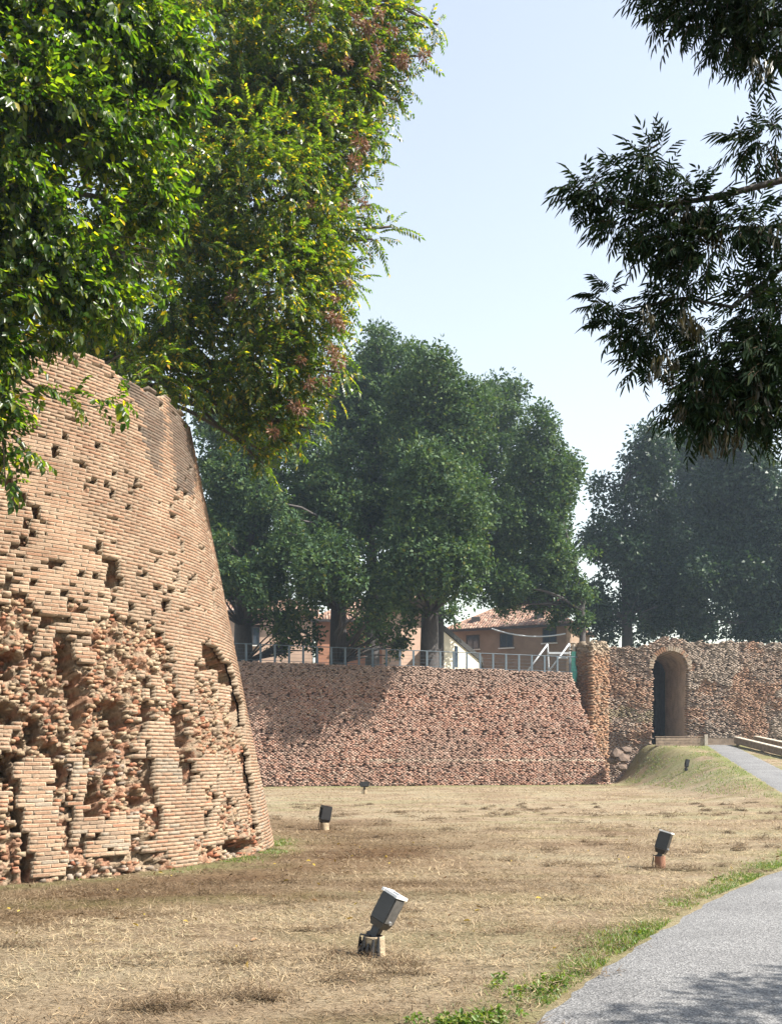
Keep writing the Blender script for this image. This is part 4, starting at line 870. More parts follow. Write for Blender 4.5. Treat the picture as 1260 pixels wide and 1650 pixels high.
def scatter(name, sprays, pos, dirs, scale, mat, parent, org, bias=None, smooth=False, kind=None):
    """bake sprays at positions (K,3) pointing along dirs into one mesh"""
    K = len(pos); Vs = []; Fs = []; Cs = []; cnt = 0; which = rng.integers(0, len(sprays), K)
    y = dirs / np.linalg.norm(dirs, axis=1)[:, None]; x = np.cross(y, np.array([0, 0, 1.0])); ln = np.linalg.norm(x, axis=1)[:, None]; x = np.where(ln > 1e-3, x / np.maximum(ln, 1e-6), np.array([1.0, 0, 0])); zz_ = np.cross(x, y)
    ra = rng.normal(0, 0.45, K); ca, sa = np.cos(ra)[:, None], np.sin(ra)[:, None]; x2 = ca * x - sa * zz_; z2 = sa * x + ca * zz_
    Mx = np.stack([x2, y, z2], -1) * scale[:, None, None]
    tint = rng.random(K) if bias is None else np.clip(bias + rng.normal(0, .18, K), 0, 1)
    for w, s in enumerate(sprays):
        idx = np.where(which == w)[0]
        if not len(idx): continue
        V = np.einsum('kij,vj->kvi', Mx[idx], s.V) + pos[idx][:, None]; nv = len(s.V)
        Fa = s.F[None] + (np.arange(len(idx)) * nv)[:, None, None] + cnt
        lr = rng.random((len(idx), s.id.max() + 1))[:, s.id]
        c = np.stack([lr, np.repeat(s.tw[None].astype(float), len(idx), 0), np.repeat(tint[idx][:, None], nv, 1)], -1)
        Vs.append(V.reshape(-1, 3)); Fs.append(Fa.reshape(-1, Fa.shape[-1])); Cs.append(c.reshape(-1, 3)); cnt += len(idx) * nv
    me = mesh_np(name, np.concatenate(Vs) - np.array(org), Fs, np.concatenate(Cs), smooth)
    return link(name, me, mat, parent)
def lobe_points(lobes, dens, shell=0.55, zsq=1.0):
    """lobes: (centre, radius[, weight]) -> positions, outward directions"""
    Ps = []; Ds = []
    for l in lobes:
        c, r = np.array(l[0]), l[1]; w = l[2] if len(l) > 2 else 1.0; k = max(6, int(dens * w * r * r))
        d = rng.normal(0, 1, (k, 3)); d /= np.linalg.norm(d, axis=1)[:, None]
        rad = r * (shell + (1.04 - shell) * rng.random(k) ** 0.7) * (0.82 + 0.36 * vnoise(d[:, 0] * 2.2 + c[0], d[:, 2] * 2.2 + d[:, 1] * 1.3 + c[2], 77))
        Ps.append(c + d * rad[:, None] * np.array([1, 1, zsq])); Ds.append(d)
    return np.concatenate(Ps), np.concatenate(Ds)
def limb_path(a, b, sag=0.12, k=6, up=0.25):
    a = Vector(a); b = Vector(b); L = (b - a).length; pts = []
    j = Vector((rv(sag), rv(sag), 0)) * L
    for i in range(k):
        f = i / (k - 1); p = a.lerp(b, f) + Vector((0, 0, up * L * f * (1 - f))) + j * math.sin(math.pi * f) * .6 + Vector((rv(.02), rv(.02), rv(.02))) * L * (0 < i < k - 1); pts.append(p)
    return pts
def make_tree(name, label, base, trunk_pts, trunk_r, lobes, bark, group=None, limb_r=0.1, twigs=3, twig_r=0.02):
    t = thing(name, label, 'tree', tuple(base), group); b = Vector(base)
    mb = MB(); mb.tube([Vector(p) - b for p in trunk_pts], trunk_r, 12); mb.build('trunk', bark, t, smooth=True)
    for l in lobes:
        c = Vector(l[0]); r = l[1]
        # leave the trunk at the point that suits this lobe
        tp = min(trunk_pts[1:], key=lambda p: (Vector(p) - c).length + 0.6 * max(0, Vector(p).z - c.z + 0.5)); L = (c - Vector(tp)).length
        pts = limb_path(tp, c); r0 = limb_r * min(1.3, max(0.35, L / 5)); mb = MB()
        mb.tube([p - b for p in pts], [r0 * (1 - .75 * i / 5) for i in range(6)], 7)
        for k in range(twigs):
            d = Vector((rng.normal(), rng.normal(), rng.normal())).normalized(); q2 = limb_path(pts[random.choice([3, 4, 5])], c + d * r * .85, k=5, up=.1); mb.tube([p - b for p in q2], [twig_r * (1 - .7 * i / 4) for i in range(5)], 5, cap=False)
        mb.build('limb', bark, t, smooth=True)
    return t
def W(px, py, d): return np.array(at(px, py, d))

# --- trees on the terrace behind the far wall
far_spr = [cluster(13, 0.26, 0.15, 0.36) for _ in range(8)]
far_sprD = [cluster(12, 0.27, 0.14, 0.42) for _ in range(6)]
def far_tree(label, tx, d, base_z, ellipses, leafm, sprs, dens=46, trunk_r=0.5, crown_d=None, fork=1000, seed=0, gap=0.0, scale=1.0):
    """ellipses: (px, py, rx, ry[, depth offset]) pixel envelope of crown masses at this tree's distance"""
    global rng
    rng = np.random.default_rng(100 + seed); random.seed(seed)
    lobes = []
    for e in ellipses:
        px, py, rx, ry = e[:4]; dd = d + (e[4] if len(e) > 4 else 0); k = max(6, int(rx * ry / 380))
        c = W(px, py, dd); wx, wz = rx / F * dd, ry / F * dd; wy = min(wx, 4.2) * 0.95
        got = []
        for j in range(k):
            dv = rng.normal(0, 1, 3); dv /= np.linalg.norm(dv); f = rng.random() ** 0.45 * 0.80
            rr = min(wx, wz) * rng.uniform(0.26, 0.44)
            got.append((c + dv * np.array([wx - rr * .6, wy - rr * .5, wz - rr * .6]) * f / .80, rr))
        lobes += got
    base = W(tx, 1070, d); base[2] = base_z
    ftop = W(tx, fork, d); top = W(np.mean([e[0] for e in ellipses]), min(e[1] for e in ellipses), d)
    tp = [Vector(base) - Vector((0, 0, .3)), Vector(base) + Vector((0, 0, 1.0)), Vector(ftop)] + [Vector(ftop).lerp(Vector(top), f) + Vector((rv(.3), rv(.3), 0)) for f in (.3, .6, .9)]
    t = make_tree('broadleaf_tree', label, base, tp, [trunk_r * 1.25, trunk_r, trunk_r * .85, trunk_r * .6, trunk_r * .4, trunk_r * .15], lobes, M_darkbark, 'trees behind the fortress walls', limb_r=.10, twigs=0)
    P, D = lobe_points(lobes, dens, shell=0.62)
    P = P + rng.normal(0, .12, P.shape)
    D = D + np.array([0, 0, -0.25]) + rng.normal(0, .35, D.shape)
    scatter('crown', sprs, P, D, rng.uniform(.75, 1.2, len(P)) * scale, leafm, t, base)
    return t
far_tree('dark green tree at the left whose trunk stands next to the bastion edge', 392, 61.5, UZ, [(395, 820, 95, 150), (345, 930, 60, 90, -5), (430, 955, 60, 66, -6), (360, 720, 60, 90), (345, 670, 50, 70), (425, 720, 70, 80), (475, 690, 60, 90, 3), (470, 1000, 42, 46, -2), (430, 1012, 36, 34, -1), (495, 1030, 34, 26, 1), (450, 1040, 30, 18, 1)], M_leafF, far_spr, seed=1, fork=1010, trunk_r=.62)
far_tree('tree with lit round crown and trunk in front of the orange house', 545, 61.0, UZ, [(515, 800, 78, 120, -1), (520, 920, 90, 85, -6), (590, 960, 48, 76, -6), (455, 870, 55, 85, -5.5), (620, 1000, 36, 46, -1), (580, 1025, 36, 32, 1), (640, 1040, 22, 24, 1)], M_leafF, far_spr, seed=2, fork=985, trunk_r=.55)
far_tree('tallest tree, its crown rising just right of the reddish seed clusters', 600, 67.0, UZ, [(605, 640, 84, 125), (555, 740, 70, 150), (620, 800, 75, 150), (640, 930, 60, 70)], M_leafF, far_spr, seed=3, fork=960, trunk_r=.5)
far_tree('broad tree with stout trunk standing left of the cream outbuilding', 692, 61.2, UZ, [(690, 690, 105, 135, -1), (705, 840, 100, 120, -6), (655, 910, 62, 100, -6.5), (745, 905, 56, 84, -6.5), (660, 990, 26, 34, -1), (725, 985, 26, 30, -1)], M_leafF, far_spr, seed=4, fork=990, trunk_r=.6)
far_tree('tall tree behind, its rounded top left of the lower rightmost crown', 706, 72.0, UZ, [(800, 680, 64, 112), (790, 810, 80, 130), (800, 920, 70, 70)], M_leafF, far_spr, seed=5, fork=960, trunk_r=.45)
far_tree('tree overhanging the tan house roof, rightmost crown of the near row', 938, 66.0, UZ - 4.5, [(880, 755, 66, 100), (875, 870, 80, 95), (830, 935, 74, 58), (795, 972, 44, 30), (915, 940, 36, 60), (895, 975, 42, 34), (940, 1000, 26, 44), (930, 900, 28, 60), (930, 960, 34, 40)], M_leafF, far_spr, seed=6, fork=985, trunk_r=.24, dens=60)
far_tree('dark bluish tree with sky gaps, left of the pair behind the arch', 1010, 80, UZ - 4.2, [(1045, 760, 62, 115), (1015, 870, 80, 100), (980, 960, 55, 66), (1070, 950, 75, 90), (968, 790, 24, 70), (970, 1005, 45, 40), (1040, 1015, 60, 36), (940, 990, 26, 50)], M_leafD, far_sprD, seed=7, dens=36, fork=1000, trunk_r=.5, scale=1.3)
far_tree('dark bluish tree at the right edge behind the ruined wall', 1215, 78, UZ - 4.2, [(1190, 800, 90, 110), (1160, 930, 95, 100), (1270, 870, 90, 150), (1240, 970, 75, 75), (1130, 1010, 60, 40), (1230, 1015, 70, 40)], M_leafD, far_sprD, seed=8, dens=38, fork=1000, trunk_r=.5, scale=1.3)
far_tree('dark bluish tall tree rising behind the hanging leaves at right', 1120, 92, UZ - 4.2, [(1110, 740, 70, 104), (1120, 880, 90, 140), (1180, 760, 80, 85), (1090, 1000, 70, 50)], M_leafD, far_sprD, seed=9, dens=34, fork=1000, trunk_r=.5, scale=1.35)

# --- big-leaved tree at the left (trunk stands left of the picture, beside the bastion)
rng = np.random.default_rng(11); random.seed(11)
LB = np.array([-8.7, 9.0, 0.0])
pxl = [(-60, 40, 10.6, 180), (110, 60, 10.9, 150), (230, 40, 11.2, 100), (50, 220, 10.6, 140), (190, 230, 11.2, 100), (-60, 340, 10.6, 130), (70, 360, 10.8, 90), (170, 380, 11.2, 70), (30, 470, 10.6, 52), (110, 455, 10.9, 50), (-30, 480, 10.4, 60),
       (175, 490, 11.2, 36), (255, 140, 11.4, 60), (240, 330, 11.4, 48), (235, 430, 11.4, 36), (120, 310, 11.3, 70), (160, 130, 11.6, 90), (20, 330, 11.4, 70)]
hang = [(-20, 560, 10.6, 40), (-30, 640, 10.5, 42), (4, 640, 10.6, 20), (8, 690, 10.6, 18), (0, 735, 10.6, 16), (30, 560, 10.7, 22), (62, 622, 10.9, 12), (120, 640, 11, 8), (155, 646, 11, 9), (195, 642, 11, 8), (52, 730, 10.6, 6), (25, 775, 10.6, 6), (80, 540, 10.9, 22), (135, 530, 11, 20)]
outl = [(100, -200, 10.8, 190), (260, -150, 11.2, 120), (-260, 150, 10.4, 230), (-260, -150, 10.4, 230), (-200, 440, 10.2, 150), (-420, 0, 10, 230)]
lob = [(W(a, b, d), r / F * d) for a, b, d, r in pxl]; lobh = [(W(a, b, d), r / F * d) for a, b, d, r in hang]; lobo = [(W(a, b, d), r / F * d) for a, b, d, r in outl]
trunk = [Vector(LB) + Vector((0, 0, -.2)), Vector(LB) + Vector((.1, .1, 2)), Vector((-8.2, 9.6, 4.5)), Vector((-7.2, 10.4, 7.2)), Vector((-6.2, 10.6, 9.4)), Vector((-5.6, 10.8, 11.5))]
tl = make_tree('broadleaf_tree', 'bright green large-leaved tree filling the upper left, drooping over the bastion', LB, trunk, [.42, .34, .28, .22, .15, .05], lob + lobh[:4] + lobo, M_bark, 'near trees', limb_r=.075, twigs=5, twig_r=.012)
spL = [shoot(random.choice([7, 8, 9]), .092 * f_, .060 * f_, .27, droop=.25, spread=1.0) for f_ in (.7, .8, .9, 1, 1, 1.1, 1.2, 1.3) for _ in range(2)]
P1, D1 = lobe_points(lob, 1600, shell=.25); P2, D2 = lobe_points(lobh, 1500, shell=.1); P3, D3 = lobe_points(lobo, 230, shell=.4)
gapn = fbm(P1[:, 0] * 2.6 + P1[:, 1], P1[:, 2] * 2.6 - P1[:, 1] * .7, 93, 3); k_ = gapn < .47 + .20 * rng.random(len(P1)); P1, D1 = P1[k_], D1[k_]
P = np.concatenate([P1, P2, P3]); D = np.concatenate([D1, D2, D3]) * .6 + np.array([.12, -.1, -.12]) + rng.normal(0, .75, (len(P), 3))
bias = np.clip(.45 + .9 * (fbm(P[:, 0] * 1.3, P[:, 2] * 1.3, 91) - .5) , 0, 1)
scatter('crown', spL, P, D, rng.uniform(.75, 1.15, len(P)), M_leafL, tl, LB, bias)
mb = MB()
for pts in ([(-60, 560, 10.8), (20, 600, 11), (80, 640, 11.1), (150, 655, 11.2), (215, 650, 11.2)], [(-40, 560, 10.7), (-10, 640, 10.6), (5, 700, 10.6), (10, 790, 10.6)], [(20, 700, 10.6), (60, 745, 10.7)]):
    mb.tube([Vector(W(*p)) - Vector(LB) for p in pts], [.02, .015, .012, .008, .005][:len(pts)], 6)
mb.build('hanging_twig', M_bark, tl, smooth=True)

# --- pinnate tree with rusty seed clusters, rooted on the bastion top
rng = np.random.default_rng(12); random.seed(12)
AB = np.array([-6.3, 20.2, BH - .1])
pxa = [(480, 60, 19, 120), (590, 60, 19, 62), (560, 150, 19, 58), (520, 240, 18.6, 72), (440, 320, 18.2, 115), (510, 370, 18.5, 66), (450, 470, 18, 100), (505, 545, 18, 46), (430, 595, 18, 72), (440, 680, 18, 36), (350, 560, 18.6, 80), (395, 670, 18.4, 28), (525, 440, 18.3, 40), (610, 120, 19, 34), (580, 225, 18.8, 28),
       (640, 50, 19, 32), (480, 620, 18, 40), (470, 170, 19, 90), (420, 725, 18, 18), (300, 330, 18.4, 90), (330, 420, 18.2, 80), (290, 520, 18, 60), (270, 590, 17.6, 36), (300, 632, 17.4, 18), (340, 220, 18.6, 100), (350, 90, 18.8, 110), (210, 530, 18.2, 46), (380, 620, 18.2, 40), (150, 530, 19, 50), (90, 505, 19.5, 55), (205, 580, 17.6, 22), (258, 622, 17.4, 18), (150, 440, 19, 80)]
sprig = [(560, 455, 18, 16), (552, 500, 18, 14), (548, 600, 18, 14), (540, 640, 18, 12), (500, 690, 18, 12), (470, 715, 18, 10), (600, 260, 18.6, 12), (575, 300, 18.6, 14), (618, 215, 18.8, 10), (640, 160, 19, 12), (585, 350, 18.5, 12), (360, 690, 18.2, 12), (425, 748, 18, 8), (705, 40, 19, 5), (665, 15, 19, 10),(670, 90, 19, 12), (690, 45, 19, 9), (600, 385, 18.6, 16), (630, 365, 18.6, 8), (655, 20, 19, 12), (655, 130, 19, 12), (612, 190, 18.8, 12), (596, 330, 18.5, 7)]
outa = [(450, -130, 20, 180), (600, -80, 20, 70), (280, -120, 21, 200), (280, 250, 20, 160), (150, 100, 21, 200), (200, 450, 20, 120)]
loba = [(W(a, b, d), r / F * d) for a, b, d, r in pxa]; lobs = [(W(a, b, d), r / F * d) for a, b, d, r in sprig]; lobo = [(W(a, b, d), r / F * d) for a, b, d, r in outa]
trunk = [Vector(AB) + Vector((0, 0, -.3)), Vector(AB) + Vector((.1, -.1, 1.5)), Vector((-5.6, 19.7, 11)), Vector((-4.8, 19.3, 13.5)), Vector((-4.2, 19.2, 16)), Vector((-4, 19.2, 18.5))]
ta = make_tree('pinnate_tree', 'tree with feathery hanging leaves and rusty seed clusters above the bastion', AB, trunk, [.3, .24, .2, .16, .1, .04], loba + lobs + lobo, M_bark, 'near trees', limb_r=.07, twigs=5, twig_r=.012)
spA = [pinnate(random.choice([6, 7, 8]), .125, .046, random.uniform(.40, .55), ang=1.1) for _ in range(6)] + [shoot(11, .10, .055, .36, leaf=leaf4, droop=.4, spread=1.1) for _ in range(10)]
P1, D1 = lobe_points(loba, 540, shell=.3); P2, D2 = lobe_points(lobs, 420, shell=.1); P3, D3 = lobe_points(lobo, 100, shell=.4)
P = np.concatenate([P1, P2, P3]); D = np.concatenate([D1, D2, D3]) * .8 + np.array([.30, -.15, -.32]) + rng.normal(0, .5, (len(P), 3))
scatter('crown', spA, P, D, rng.uniform(.7, 1.1, len(P)), M_leafA, ta, AB, np.clip(.5 + .9 * (fbm(P[:, 0], P[:, 2], 92) - .5), 0, 1))
# seed clusters, each one a part
seedm = []
for k in range(4):
    s = cluster(70, .085, .026, .105); c3 = np.stack([rng.random(s.id.max() + 1)[s.id], s.tw.astype(float), np.full(len(s.V), .5)], -1)
    me = mesh_np('seed_cluster', s.V * np.array([1, 1, 1.15]), [s.F], c3); me.materials.append(M_seed); seedm.append(me)
for k, (a, b, sz) in enumerate([(575, 30, 1), (590, 45, 1.2), (612, 20, 1), (600, 45, 1.1), (683, 88, 1), (632, 50, .9), (645, 95, 1.2), (650, 100, 1), (605, 95, .9), (580, 230, 1.2), (572, 262, 1.1), (585, 236, 1), (535, 188, .9), (585, 326, .8), (555, 330, .8), (375, 478, 1), (540, 515, 1.1), (548, 525, 1),
        (530, 508, .9), (545, 582, 1.2), (535, 565, 1), (500, 620, 1.1), (525, 612, .9), (485, 660, 1.1), (475, 655, 1), (440, 695, 1), (485, 580, .8), (610, 75, .9), (560, 100, .8), (500, 30, .8), (505, 5, .9), (500, 330, .7), (600, 118, .9), (520, 75, .7), (540, 480, .8), (560, 455, .7)]):
    o = link('seed_cluster', seedm[k % 4], None, ta); d = 17.5 if b > 250 else 17.9; o.location = Vector(W(a, b, d - .2)) - Vector(AB); o.rotation_euler = (rv(.4), rv(.4), rv(3)); o.scale = (sz * 1.0,) * 3

# --- narrow-leaved tree at the right, close to the camera, trunk right of the picture beyond the path
rng = np.random.default_rng(13); random.seed(13)
RB = np.array([5.6, 2.0, 0.0])
pxr = [(1180, -10, 4.3, 85), (1235, 60, 4.3, 50), (1105, 10, 4.3, 52), (1170, 70, 4.3, 30), (1070, -20, 4.3, 40), (1225, 105, 4.3, 24), (1235, 225, 4.2, 40), (1200, 232, 4.2, 20),
       (935, 310, 4.2, 26), (975, 300, 4.2, 42), (1040, 280, 4.2, 46), (1060, 235, 4.2, 18), (1000, 360, 4.2, 34), (1065, 360, 4.2, 62), (1120, 330, 4.2, 46), (1140, 400, 4.2, 40), (1110, 440, 4.2, 36), (1200, 360, 4.2, 44), (1240, 370, 4.2, 40),
       (975, 480, 4.3, 26), (1000, 520, 4.3, 28), (1045, 530, 4.3, 44), (1035, 580, 4.3, 26), (1085, 490, 4.3, 40), (1200, 500, 4.2, 36), (1240, 510, 4.2, 44), (1150, 560, 4.2, 56), (1210, 590, 4.2, 64), (1110, 640, 4.2, 44), (1150, 670, 4.2, 46), (1220, 660, 4.2, 44), (1250, 690, 4.2, 26), (1090, 670, 4.2, 20), (1250, 600, 4.25, 50), (1240, 450, 4.25, 40), (1180, 640, 4.25, 50), (1250, 560, 4.2, 40), (1130, 620, 4.2, 40), (1080, 400, 4.2, 40), (1220, 20, 4.3, 60), (1250, 640, 4.2, 50)]
lobr = [(W(a, b, d), r * .86 / F * d, 1.0) for a, b, d, r in pxr]
lobr += [(W(a, b, d), r / F * d, .22) for a, b, d, r in ((1340, 300, 4.25, 75), (1350, 40, 4.3, 90), (1430, 250, 4.3, 95), (1540, 220, 4.35, 110), (1660, 200, 4.4, 120), (1330, 470, 4.25, 75), (1440, 70, 4.3, 90), (1340, 600, 4.25, 70), (1600, 100, 4.4, 120), (1430, 400, 4.3, 90), (1560, 330, 4.35, 90))]
lobo = []
for k in range(60):
    dv = rng.normal(0, 1, 3); dv /= np.linalg.norm(dv); c = np.array([4.9, 1.4, 6.2]) + dv * np.array([2.6, 2.6, 2.6]) * rng.random() ** .4; r_ = rng.uniform(.5, .8)
    if c[1] + .30 * c[2] + r_ > 5.5 or (c[1] > 0 and c[0] < .42 * c[1] + r_ + .25) or c[2] < 3: continue
    lobo.append((c, r_))
lobo += [(np.array(c), r_, 5.0) for c, r_ in (((5.3999999999999995, 5.11, 4.2), .28), ((6.1499999999999995, 5.41, 4.2), .42), ((6.25, 5.91, 4.2), .30), ((6.85, 5.56, 4.2), .45), ((7.05, 6.21, 4.2), .36), ((5.75, 4.76, 4.2), .35), ((7.45, 5.76, 4.4), .4))]
trunk = [Vector(RB) + Vector((0, 0, -.2)), Vector(RB) + Vector((-.05, 0, 1.6)), Vector((5.5, 2.0, 3.4)), Vector((5.3, 1.9, 5.2)), Vector((5.1, 1.7, 7)), Vector((5.0, 1.6, 8.4))]
tr = make_tree('narrow_leaf_tree', 'dark overhanging tree with narrow pointed leaves entering from the right edge', RB, trunk, [.26, .2, .17, .13, .09, .03], lobo, M_darkbark, 'near trees', limb_r=.06, twigs=3, twig_r=.01)
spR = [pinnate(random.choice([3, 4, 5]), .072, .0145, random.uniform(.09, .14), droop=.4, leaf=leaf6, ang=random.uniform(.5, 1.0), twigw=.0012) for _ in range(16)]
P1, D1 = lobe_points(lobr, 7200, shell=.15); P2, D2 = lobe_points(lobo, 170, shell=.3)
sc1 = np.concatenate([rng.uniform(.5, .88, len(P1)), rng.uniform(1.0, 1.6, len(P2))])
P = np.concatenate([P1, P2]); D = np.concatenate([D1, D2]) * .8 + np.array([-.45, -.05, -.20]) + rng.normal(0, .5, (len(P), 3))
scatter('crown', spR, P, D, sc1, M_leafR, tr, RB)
mb = MB()
for pts, r0 in (([(1700, 200, 4.45), (1420, 255, 4.3), (1260, 290, 4.2), (1150, 318, 4.2), (1040, 335, 4.2), (960, 318, 4.2)], .020), ([(1420, 255, 4.3), (1300, 400, 4.25), (1180, 495, 4.2), (1100, 480, 4.25), (1000, 500, 4.3)], .013), ([(1420, 255, 4.3), (1330, 500, 4.25), (1230, 590, 4.2), (1130, 640, 4.2)], .014),
        ([(1700, 200, 4.45), (1420, 40, 4.3), (1240, 20, 4.3), (1090, 0, 4.3)], .016), ([(1260, 290, 4.2), (1235, 235, 4.2)], .007), ([(1100, 480, 4.25), (1060, 540, 4.3)], .006), ([(1150, 318, 4.2), (1110, 420, 4.2)], .006), ([(1230, 590, 4.2), (1160, 680, 4.2)], .007)):
    mb.tube([Vector(W(*p)) - Vector(RB) for p in pts], [r0 * (1 - .7 * i / (len(pts) - 1)) for i in range(len(pts))], 7)
mb.tube([Vector((5.45, 2.0, 3.6)) - Vector(RB), Vector((4.4, 3.2, 4.3)) - Vector(RB), Vector(W(1700, 200, 4.45)) - Vector(RB)], [.05, .035, .02], 8)
mb.build('branch', M_darkbark, tr, smooth=True)
# hanging bunches of winged keys
keym = []
for k in range(3):
    s = Spray()
    for i in range(26):
        s.leaf(leaf4(.036, .0075), (rv(.022), rv(.022), -random.uniform(0, .07)), (rv(.35), rv(.35), -1), rv(3))
    s.done(); c3 = np.stack([rng.random(s.id.max() + 1)[s.id], s.tw.astype(float), np.full(len(s.V), .5)], -1); me = mesh_np('key_bunch', s.V, [s.F], c3); me.materials.append(M_keyR); keym.append(me)
for k, (a, b) in enumerate([(1090, 310), (1105, 330), (1130, 350), (1040, 490), (1050, 505), (1100, 490), (1110, 500), (1120, 520), (1060, 570), (1070, 560), (1085, 575), (1120, 600), (1150, 620), (1180, 640), (1200, 650), (1165, 655), (1230, 640), (1140, 690), (1170, 690), (1215, 90), (1235, 95), (1245, 360), (1150, 370), (1190, 690), (1100, 650), (1215, 610)]):
    o = link('key_bunch', keym[k % 3], None, tr); o.location = Vector(W(a, b, 4.12)) - Vector(RB); o.rotation_euler = (rv(.2), rv(.2), rv(3)); s_ = random.uniform(.9, 1.4); o.scale = (s_, s_, s_)

# ------------------------------------------------------------------ grass, hay, fallen leaves
rng = np.random.default_rng(21); random.seed(21)
def on_path(X, Y, m=0.03):
    o_ = xl(Y) - X; return (o_ < m) & (-o_ < np.interp(Y, *PWID) - m)
def in_bast(X, Y): return np.hypot(X - BC[0], Y - BC[1]) < BR - .1
def blades(name, X, Y, L, Wd, elev, mat, tint, red=None, lift=0.0):
    K = len(X); az = rng.uniform(0, 2 * np.pi, K); Z = height(X, Y) + lift
    d = np.stack([np.cos(az) * np.cos(elev), np.sin(az) * np.cos(elev), np.sin(elev)], -1); sd = np.stack([-np.sin(az), np.cos(az), rng.normal(0, .3, K)], -1)
    b = np.stack([X, Y, Z], -1)
    V = np.stack([b - sd * (Wd / 2)[:, None], b + sd * (Wd / 2)[:, None], b + d * L[:, None]], 1).reshape(-1, 3)
    Fa = np.arange(K * 3).reshape(K, 3); c = np.stack([rng.random(K) if red is None else np.clip(red + rng.normal(0, .17, K), 0, 1), np.zeros(K), tint], -1)
    return mesh_np(name, V, [Fa], np.repeat(c, 3, 0))
def field(n, d0, d1, wid=0.52):
    d = np.sqrt(rng.uniform(d0 * d0, d1 * d1, n)); x = rng.uniform(-wid, wid, n) * d; return x, d
parts = []
def straw(n, d0, d1, Ls, ws):
    X, Y = field(n, d0, d1); m = ~on_path(X, Y, .0) & ~in_bast(X, Y) & (Y < 54.2 + .206 * X + (X > 12.5) * 5); X, Y = X[m], Y[m]
    den = fbm(X * .9, Y * 1.5, 95); clump = fbm(X * 3.1, Y * 4.2, 96); m = rng.random(len(X)) < .35 + 1.3 * np.clip(den - .3, 0, 1); X, Y, den, clump = X[m], Y[m], den[m], clump[m]
    K = len(X); hump = .05 * sstep(.56, .72, clump) * rng.random(K)
    L = rng.uniform(.5, 1.3, K) * Ls; el = np.abs(rng.normal(.12, .28, K)); tone = fbm(X * .5, Y * .8, 97) - .34 * mulch(X, Y)
    return X, Y, L, np.full(K, ws) * rng.uniform(.7, 1.3, K), el, .25 + 1.0 * (tone - .25), hump
for (n, d0, d1, Ls, ws) in ((210000, 4.6, 13, .085, .006), (110000, 13, 24, .11, .010), (70000, 24, 58, .16, .018)):
    X, Y, L, w, el, tone, hump = straw(n, d0, d1, Ls, ws)
    parts.append((X, Y, L, w, el, tone, hump))
cat = [np.concatenate(a) for a in zip(*parts)]
link('dry_grass', blades('dry_grass', cat[0], cat[1], cat[2], cat[3], cat[4], M_straw, rng.random(len(cat[0])), red=np.clip(cat[5], 0, 1), lift=cat[6]), M_straw, kind='stuff', label='short dry mown straw covering the whole lawn', category='grass')
# small heaps of cut hay
hx_, hy_, hl_, hw_, he_, hz_ = [], [], [], [], [], []
for k in range(230):
    d = math.sqrt(random.uniform(5.5 ** 2, 34 ** 2)); x = random.uniform(-.42, .42) * d
    if on_path(np.array([x]), np.array([d]), -.2)[0] or in_bast(np.array([x]), np.array([d]))[0]: continue
    n = random.randint(50, 150); a = random.uniform(.10, .34); b = random.uniform(.05, .14)
    u_ = rng.normal(0, 1, (n, 2)) * .55; hx_.append(x + u_[:, 0] * a); hy_.append(d + u_[:, 1] * b); hl_.append(rng.uniform(.05, .14, n)); hw_.append(np.full(n, .004 + .0004 * d)); he_.append(rng.normal(.12, .28, n)); hz_.append(.07 * np.exp(-(u_ ** 2).sum(1)) * rng.random(n))
for cx_, cy_ in ((at(1090, 1400, 14.3).x, 14.2), (at(1115, 1402, 14.2).x, 14.1), (at(1040, 1400, 14.3).x, 14.25), (at(630, 1552, 7.7).x, 7.7), (at(555, 1545, 7.9).x, 7.85), (at(660, 1570, 7.3).x, 7.35), (at(570, 1580, 7.1).x, 7.15), (at(270, 1625, 6.4).x, 6.4), (at(240, 1630, 6.3).x, 6.3), (at(30, 1530, 8.3).x, 8.3), (at(390, 1555, 7.7).x, 7.7), (at(400, 1608, 6.6).x, 6.6)):
    n = 260; u_ = rng.normal(0, 1, (n, 2)) * .5; hx_.append(cx_ + u_[:, 0] * .26); hy_.append(cy_ + u_[:, 1] * .12); hl_.append(rng.uniform(.05, .14, n)); hw_.append(np.full(n, .006)); he_.append(rng.normal(.2, .35, n)); hz_.append(.10 * np.exp(-(u_ ** 2).sum(1) * 1.2) * rng.random(n))
X, Y, L, w, el, lf = [np.concatenate(a) for a in (hx_, hy_, hl_, hw_, he_, hz_)]
link('cut_hay', blades('cut_hay', X, Y, L, w, el, M_straw, rng.random(len(X)), red=np.full(len(X), .13), lift=lf), M_straw, kind='stuff', label='small brown heaps of cut hay dotted over the lawn', category='hay')
# green fringe along the path edge, at the bastion foot and on the bank
Y = rng.uniform(4.6, 24, 60000); o_ = np.abs(rng.normal(.12, .22, len(Y))) - .05; X = xl(Y) - o_
m = rng.random(len(Y)) < np.clip(2.4 * (fbm(X * 1.3, Y * 1.3, 21) - .45) + .16 * (o_ < .22), 0, 1); X, Y = X[m], Y[m]
a_ = rng.uniform(-100, 20, 9000); rr = BR + np.abs(rng.normal(.05, .22, 9000)); X2 = BC[0] + rr * np.cos(np.radians(a_)); Y2 = BC[1] + rr * np.sin(np.radians(a_)); m = fbm(X2 * 1.3, Y2 * 1.3, 22) > .5; X2, Y2 = X2[m], Y2[m]
X3 = rng.uniform(10, 18, 16000); Y3 = rng.uniform(33, 59, 16000); m = (height(X3, Y3) > .15) & ~on_path(X3, Y3) & (fbm(X3 * .6, Y3 * .6, 23) > .46); X3, Y3 = X3[m], Y3[m]
X = np.concatenate([X, X2, X3]); Y = np.concatenate([Y, Y2, Y3]); K = len(X)
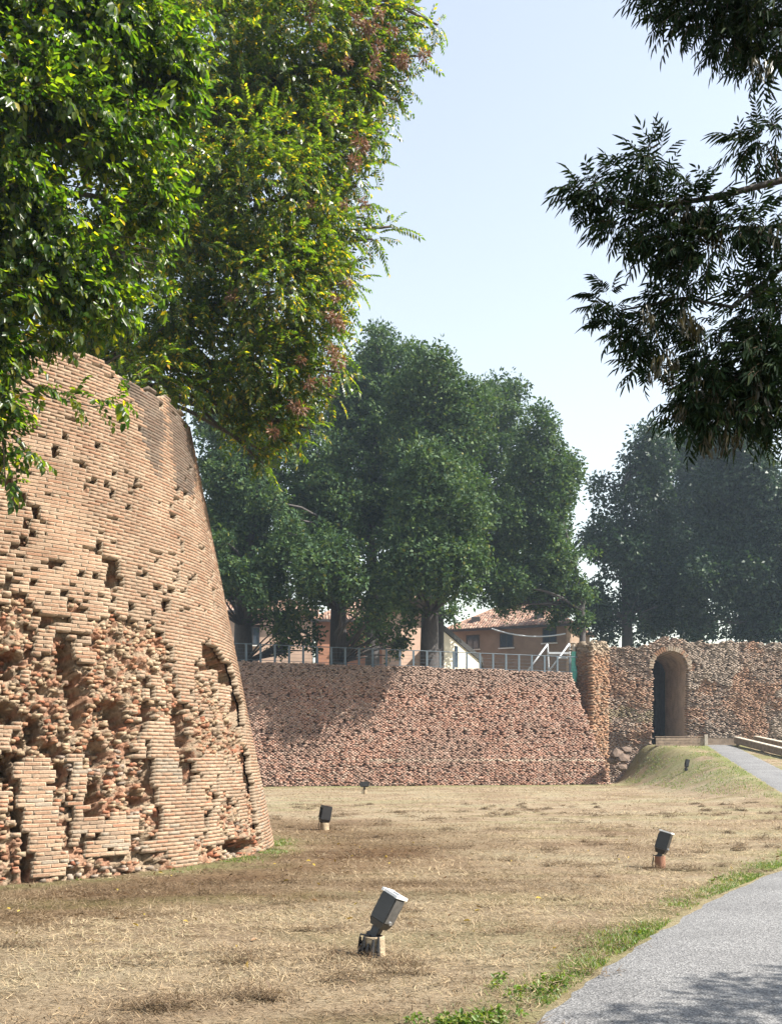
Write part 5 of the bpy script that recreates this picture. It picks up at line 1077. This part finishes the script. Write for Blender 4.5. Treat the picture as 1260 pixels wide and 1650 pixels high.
link('green_grass', blades('green_grass', X, Y, rng.uniform(.015, .055, K) * np.where(Y > 25, 2.2, 1), .005 + .0005 * Y, np.abs(rng.normal(.75, .4, K)), M_green, rng.random(K)), M_green, kind='stuff', label='green grass fringe along the path edge and the bastion foot', category='grass')
# low weeds by the path
wl_ = [cluster(14, .036, .022, .035, leaf6) for _ in range(5)]; wp = []
for (a, b, n, sx, sy) in ((905, 1590, 46, 22, 7), (815, 1578, 5, 14, 8), (830, 1610, 5, 12, 6), (780, 1644, 34, 50, 5), (870, 1640, 6, 18, 6), (1040, 1510, 18, 14, 5), (1160, 1415, 6, 14, 4), (730, 1650, 24, 40, 4)):
    for k in range(n):
        x_, y_ = a + random.gauss(0, sx), b + random.gauss(0, sy); d = EYE * F / (y_ - HY); p = at(x_, y_, d)
        if on_path(np.array([p.x]), np.array([p.y]), .03)[0]: continue
        wp.append((p.x, p.y, gz(p.x, p.y) + .025))
wp = np.array(wp); scatter('weed_leaves', wl_, wp, rng.normal(0, 1, wp.shape) * np.array([1, 1, .2]), rng.uniform(.6, 1.2, len(wp)), M_green, None, (0, 0, 0))
o = bpy.data.objects['weed_leaves']; o['kind'] = 'stuff'; o['label'] = 'bright green low weeds beside the path edge'; o['category'] = 'weeds'
# fallen leaves
K = 420; X, Y = field(K, 5.6, 20, .42); m = (~on_path(X, Y)) & (~in_bast(X, Y)) & (rng.random(K) < np.where((X < 1) & (Y > 8), 1, .25)); X, Y = X[m], Y[m]; K = len(X)
lv = Spray(); lv.leaf(leaf6(.06, .035, .5, -.2), (0, 0, 0), (0, 1, 0), 0); lv.done()
M_fall = leaf_mat('fallen_leaf', [(0.0, (.10, .06, .03)), (.6, (.17, .095, .04)), (.72, (.30, .20, .04)), (1, (.40, .30, .05))], tcol=(1, 1, .5), trans=.2, rough=.6)
scatter('fallen_leaves', [lv], np.stack([X, Y, height(X, Y) + .018 + .012 * rng.random(K)], -1), rng.normal(0, 1, (K, 3)) * np.array([1, 1, .25]), rng.uniform(.6, 1.2, K), M_fall, None, (0, 0, 0))
o = bpy.data.objects['fallen_leaves']; o['kind'] = 'stuff'; o['label'] = 'scattered yellow and brown fallen leaves on the dry lawn'; o['category'] = 'leaves'

# ------------------------------------------------------------------ haze
HAZE = 0.0005
if HAZE:
    mb = MB(); mb.box((0, 0, 15.5), (640, 640, 34.0)); 
    m = bpy.data.materials.new('haze_air'); m.use_nodes = True; no = m.node_tree.nodes; no.remove(no['Principled BSDF'])
    v = no.new('ShaderNodeVolumePrincipled'); v.inputs['Density'].default_value = HAZE; v.inputs['Color'].default_value = (0.66, 0.82, 1.0, 1); v.inputs['Anisotropy'].default_value = 0.3
    m.node_tree.links.new(v.outputs[0], no['Material Output'].inputs['Volume'])
    link('haze', mb.mesh('haze'), m, kind='stuff', label='thin pale blue summer haze over the whole scene', category='haze')
tri = sum(sum(len(p.vertices) - 2 for p in o.data.polygons) if len(o.data.polygons) < 2000 else int(np.sum([0]) + len(o.data.loops) - 2 * len(o.data.polygons)) for o in sc.objects if o.type == 'MESH')
print('TRIS', tri)
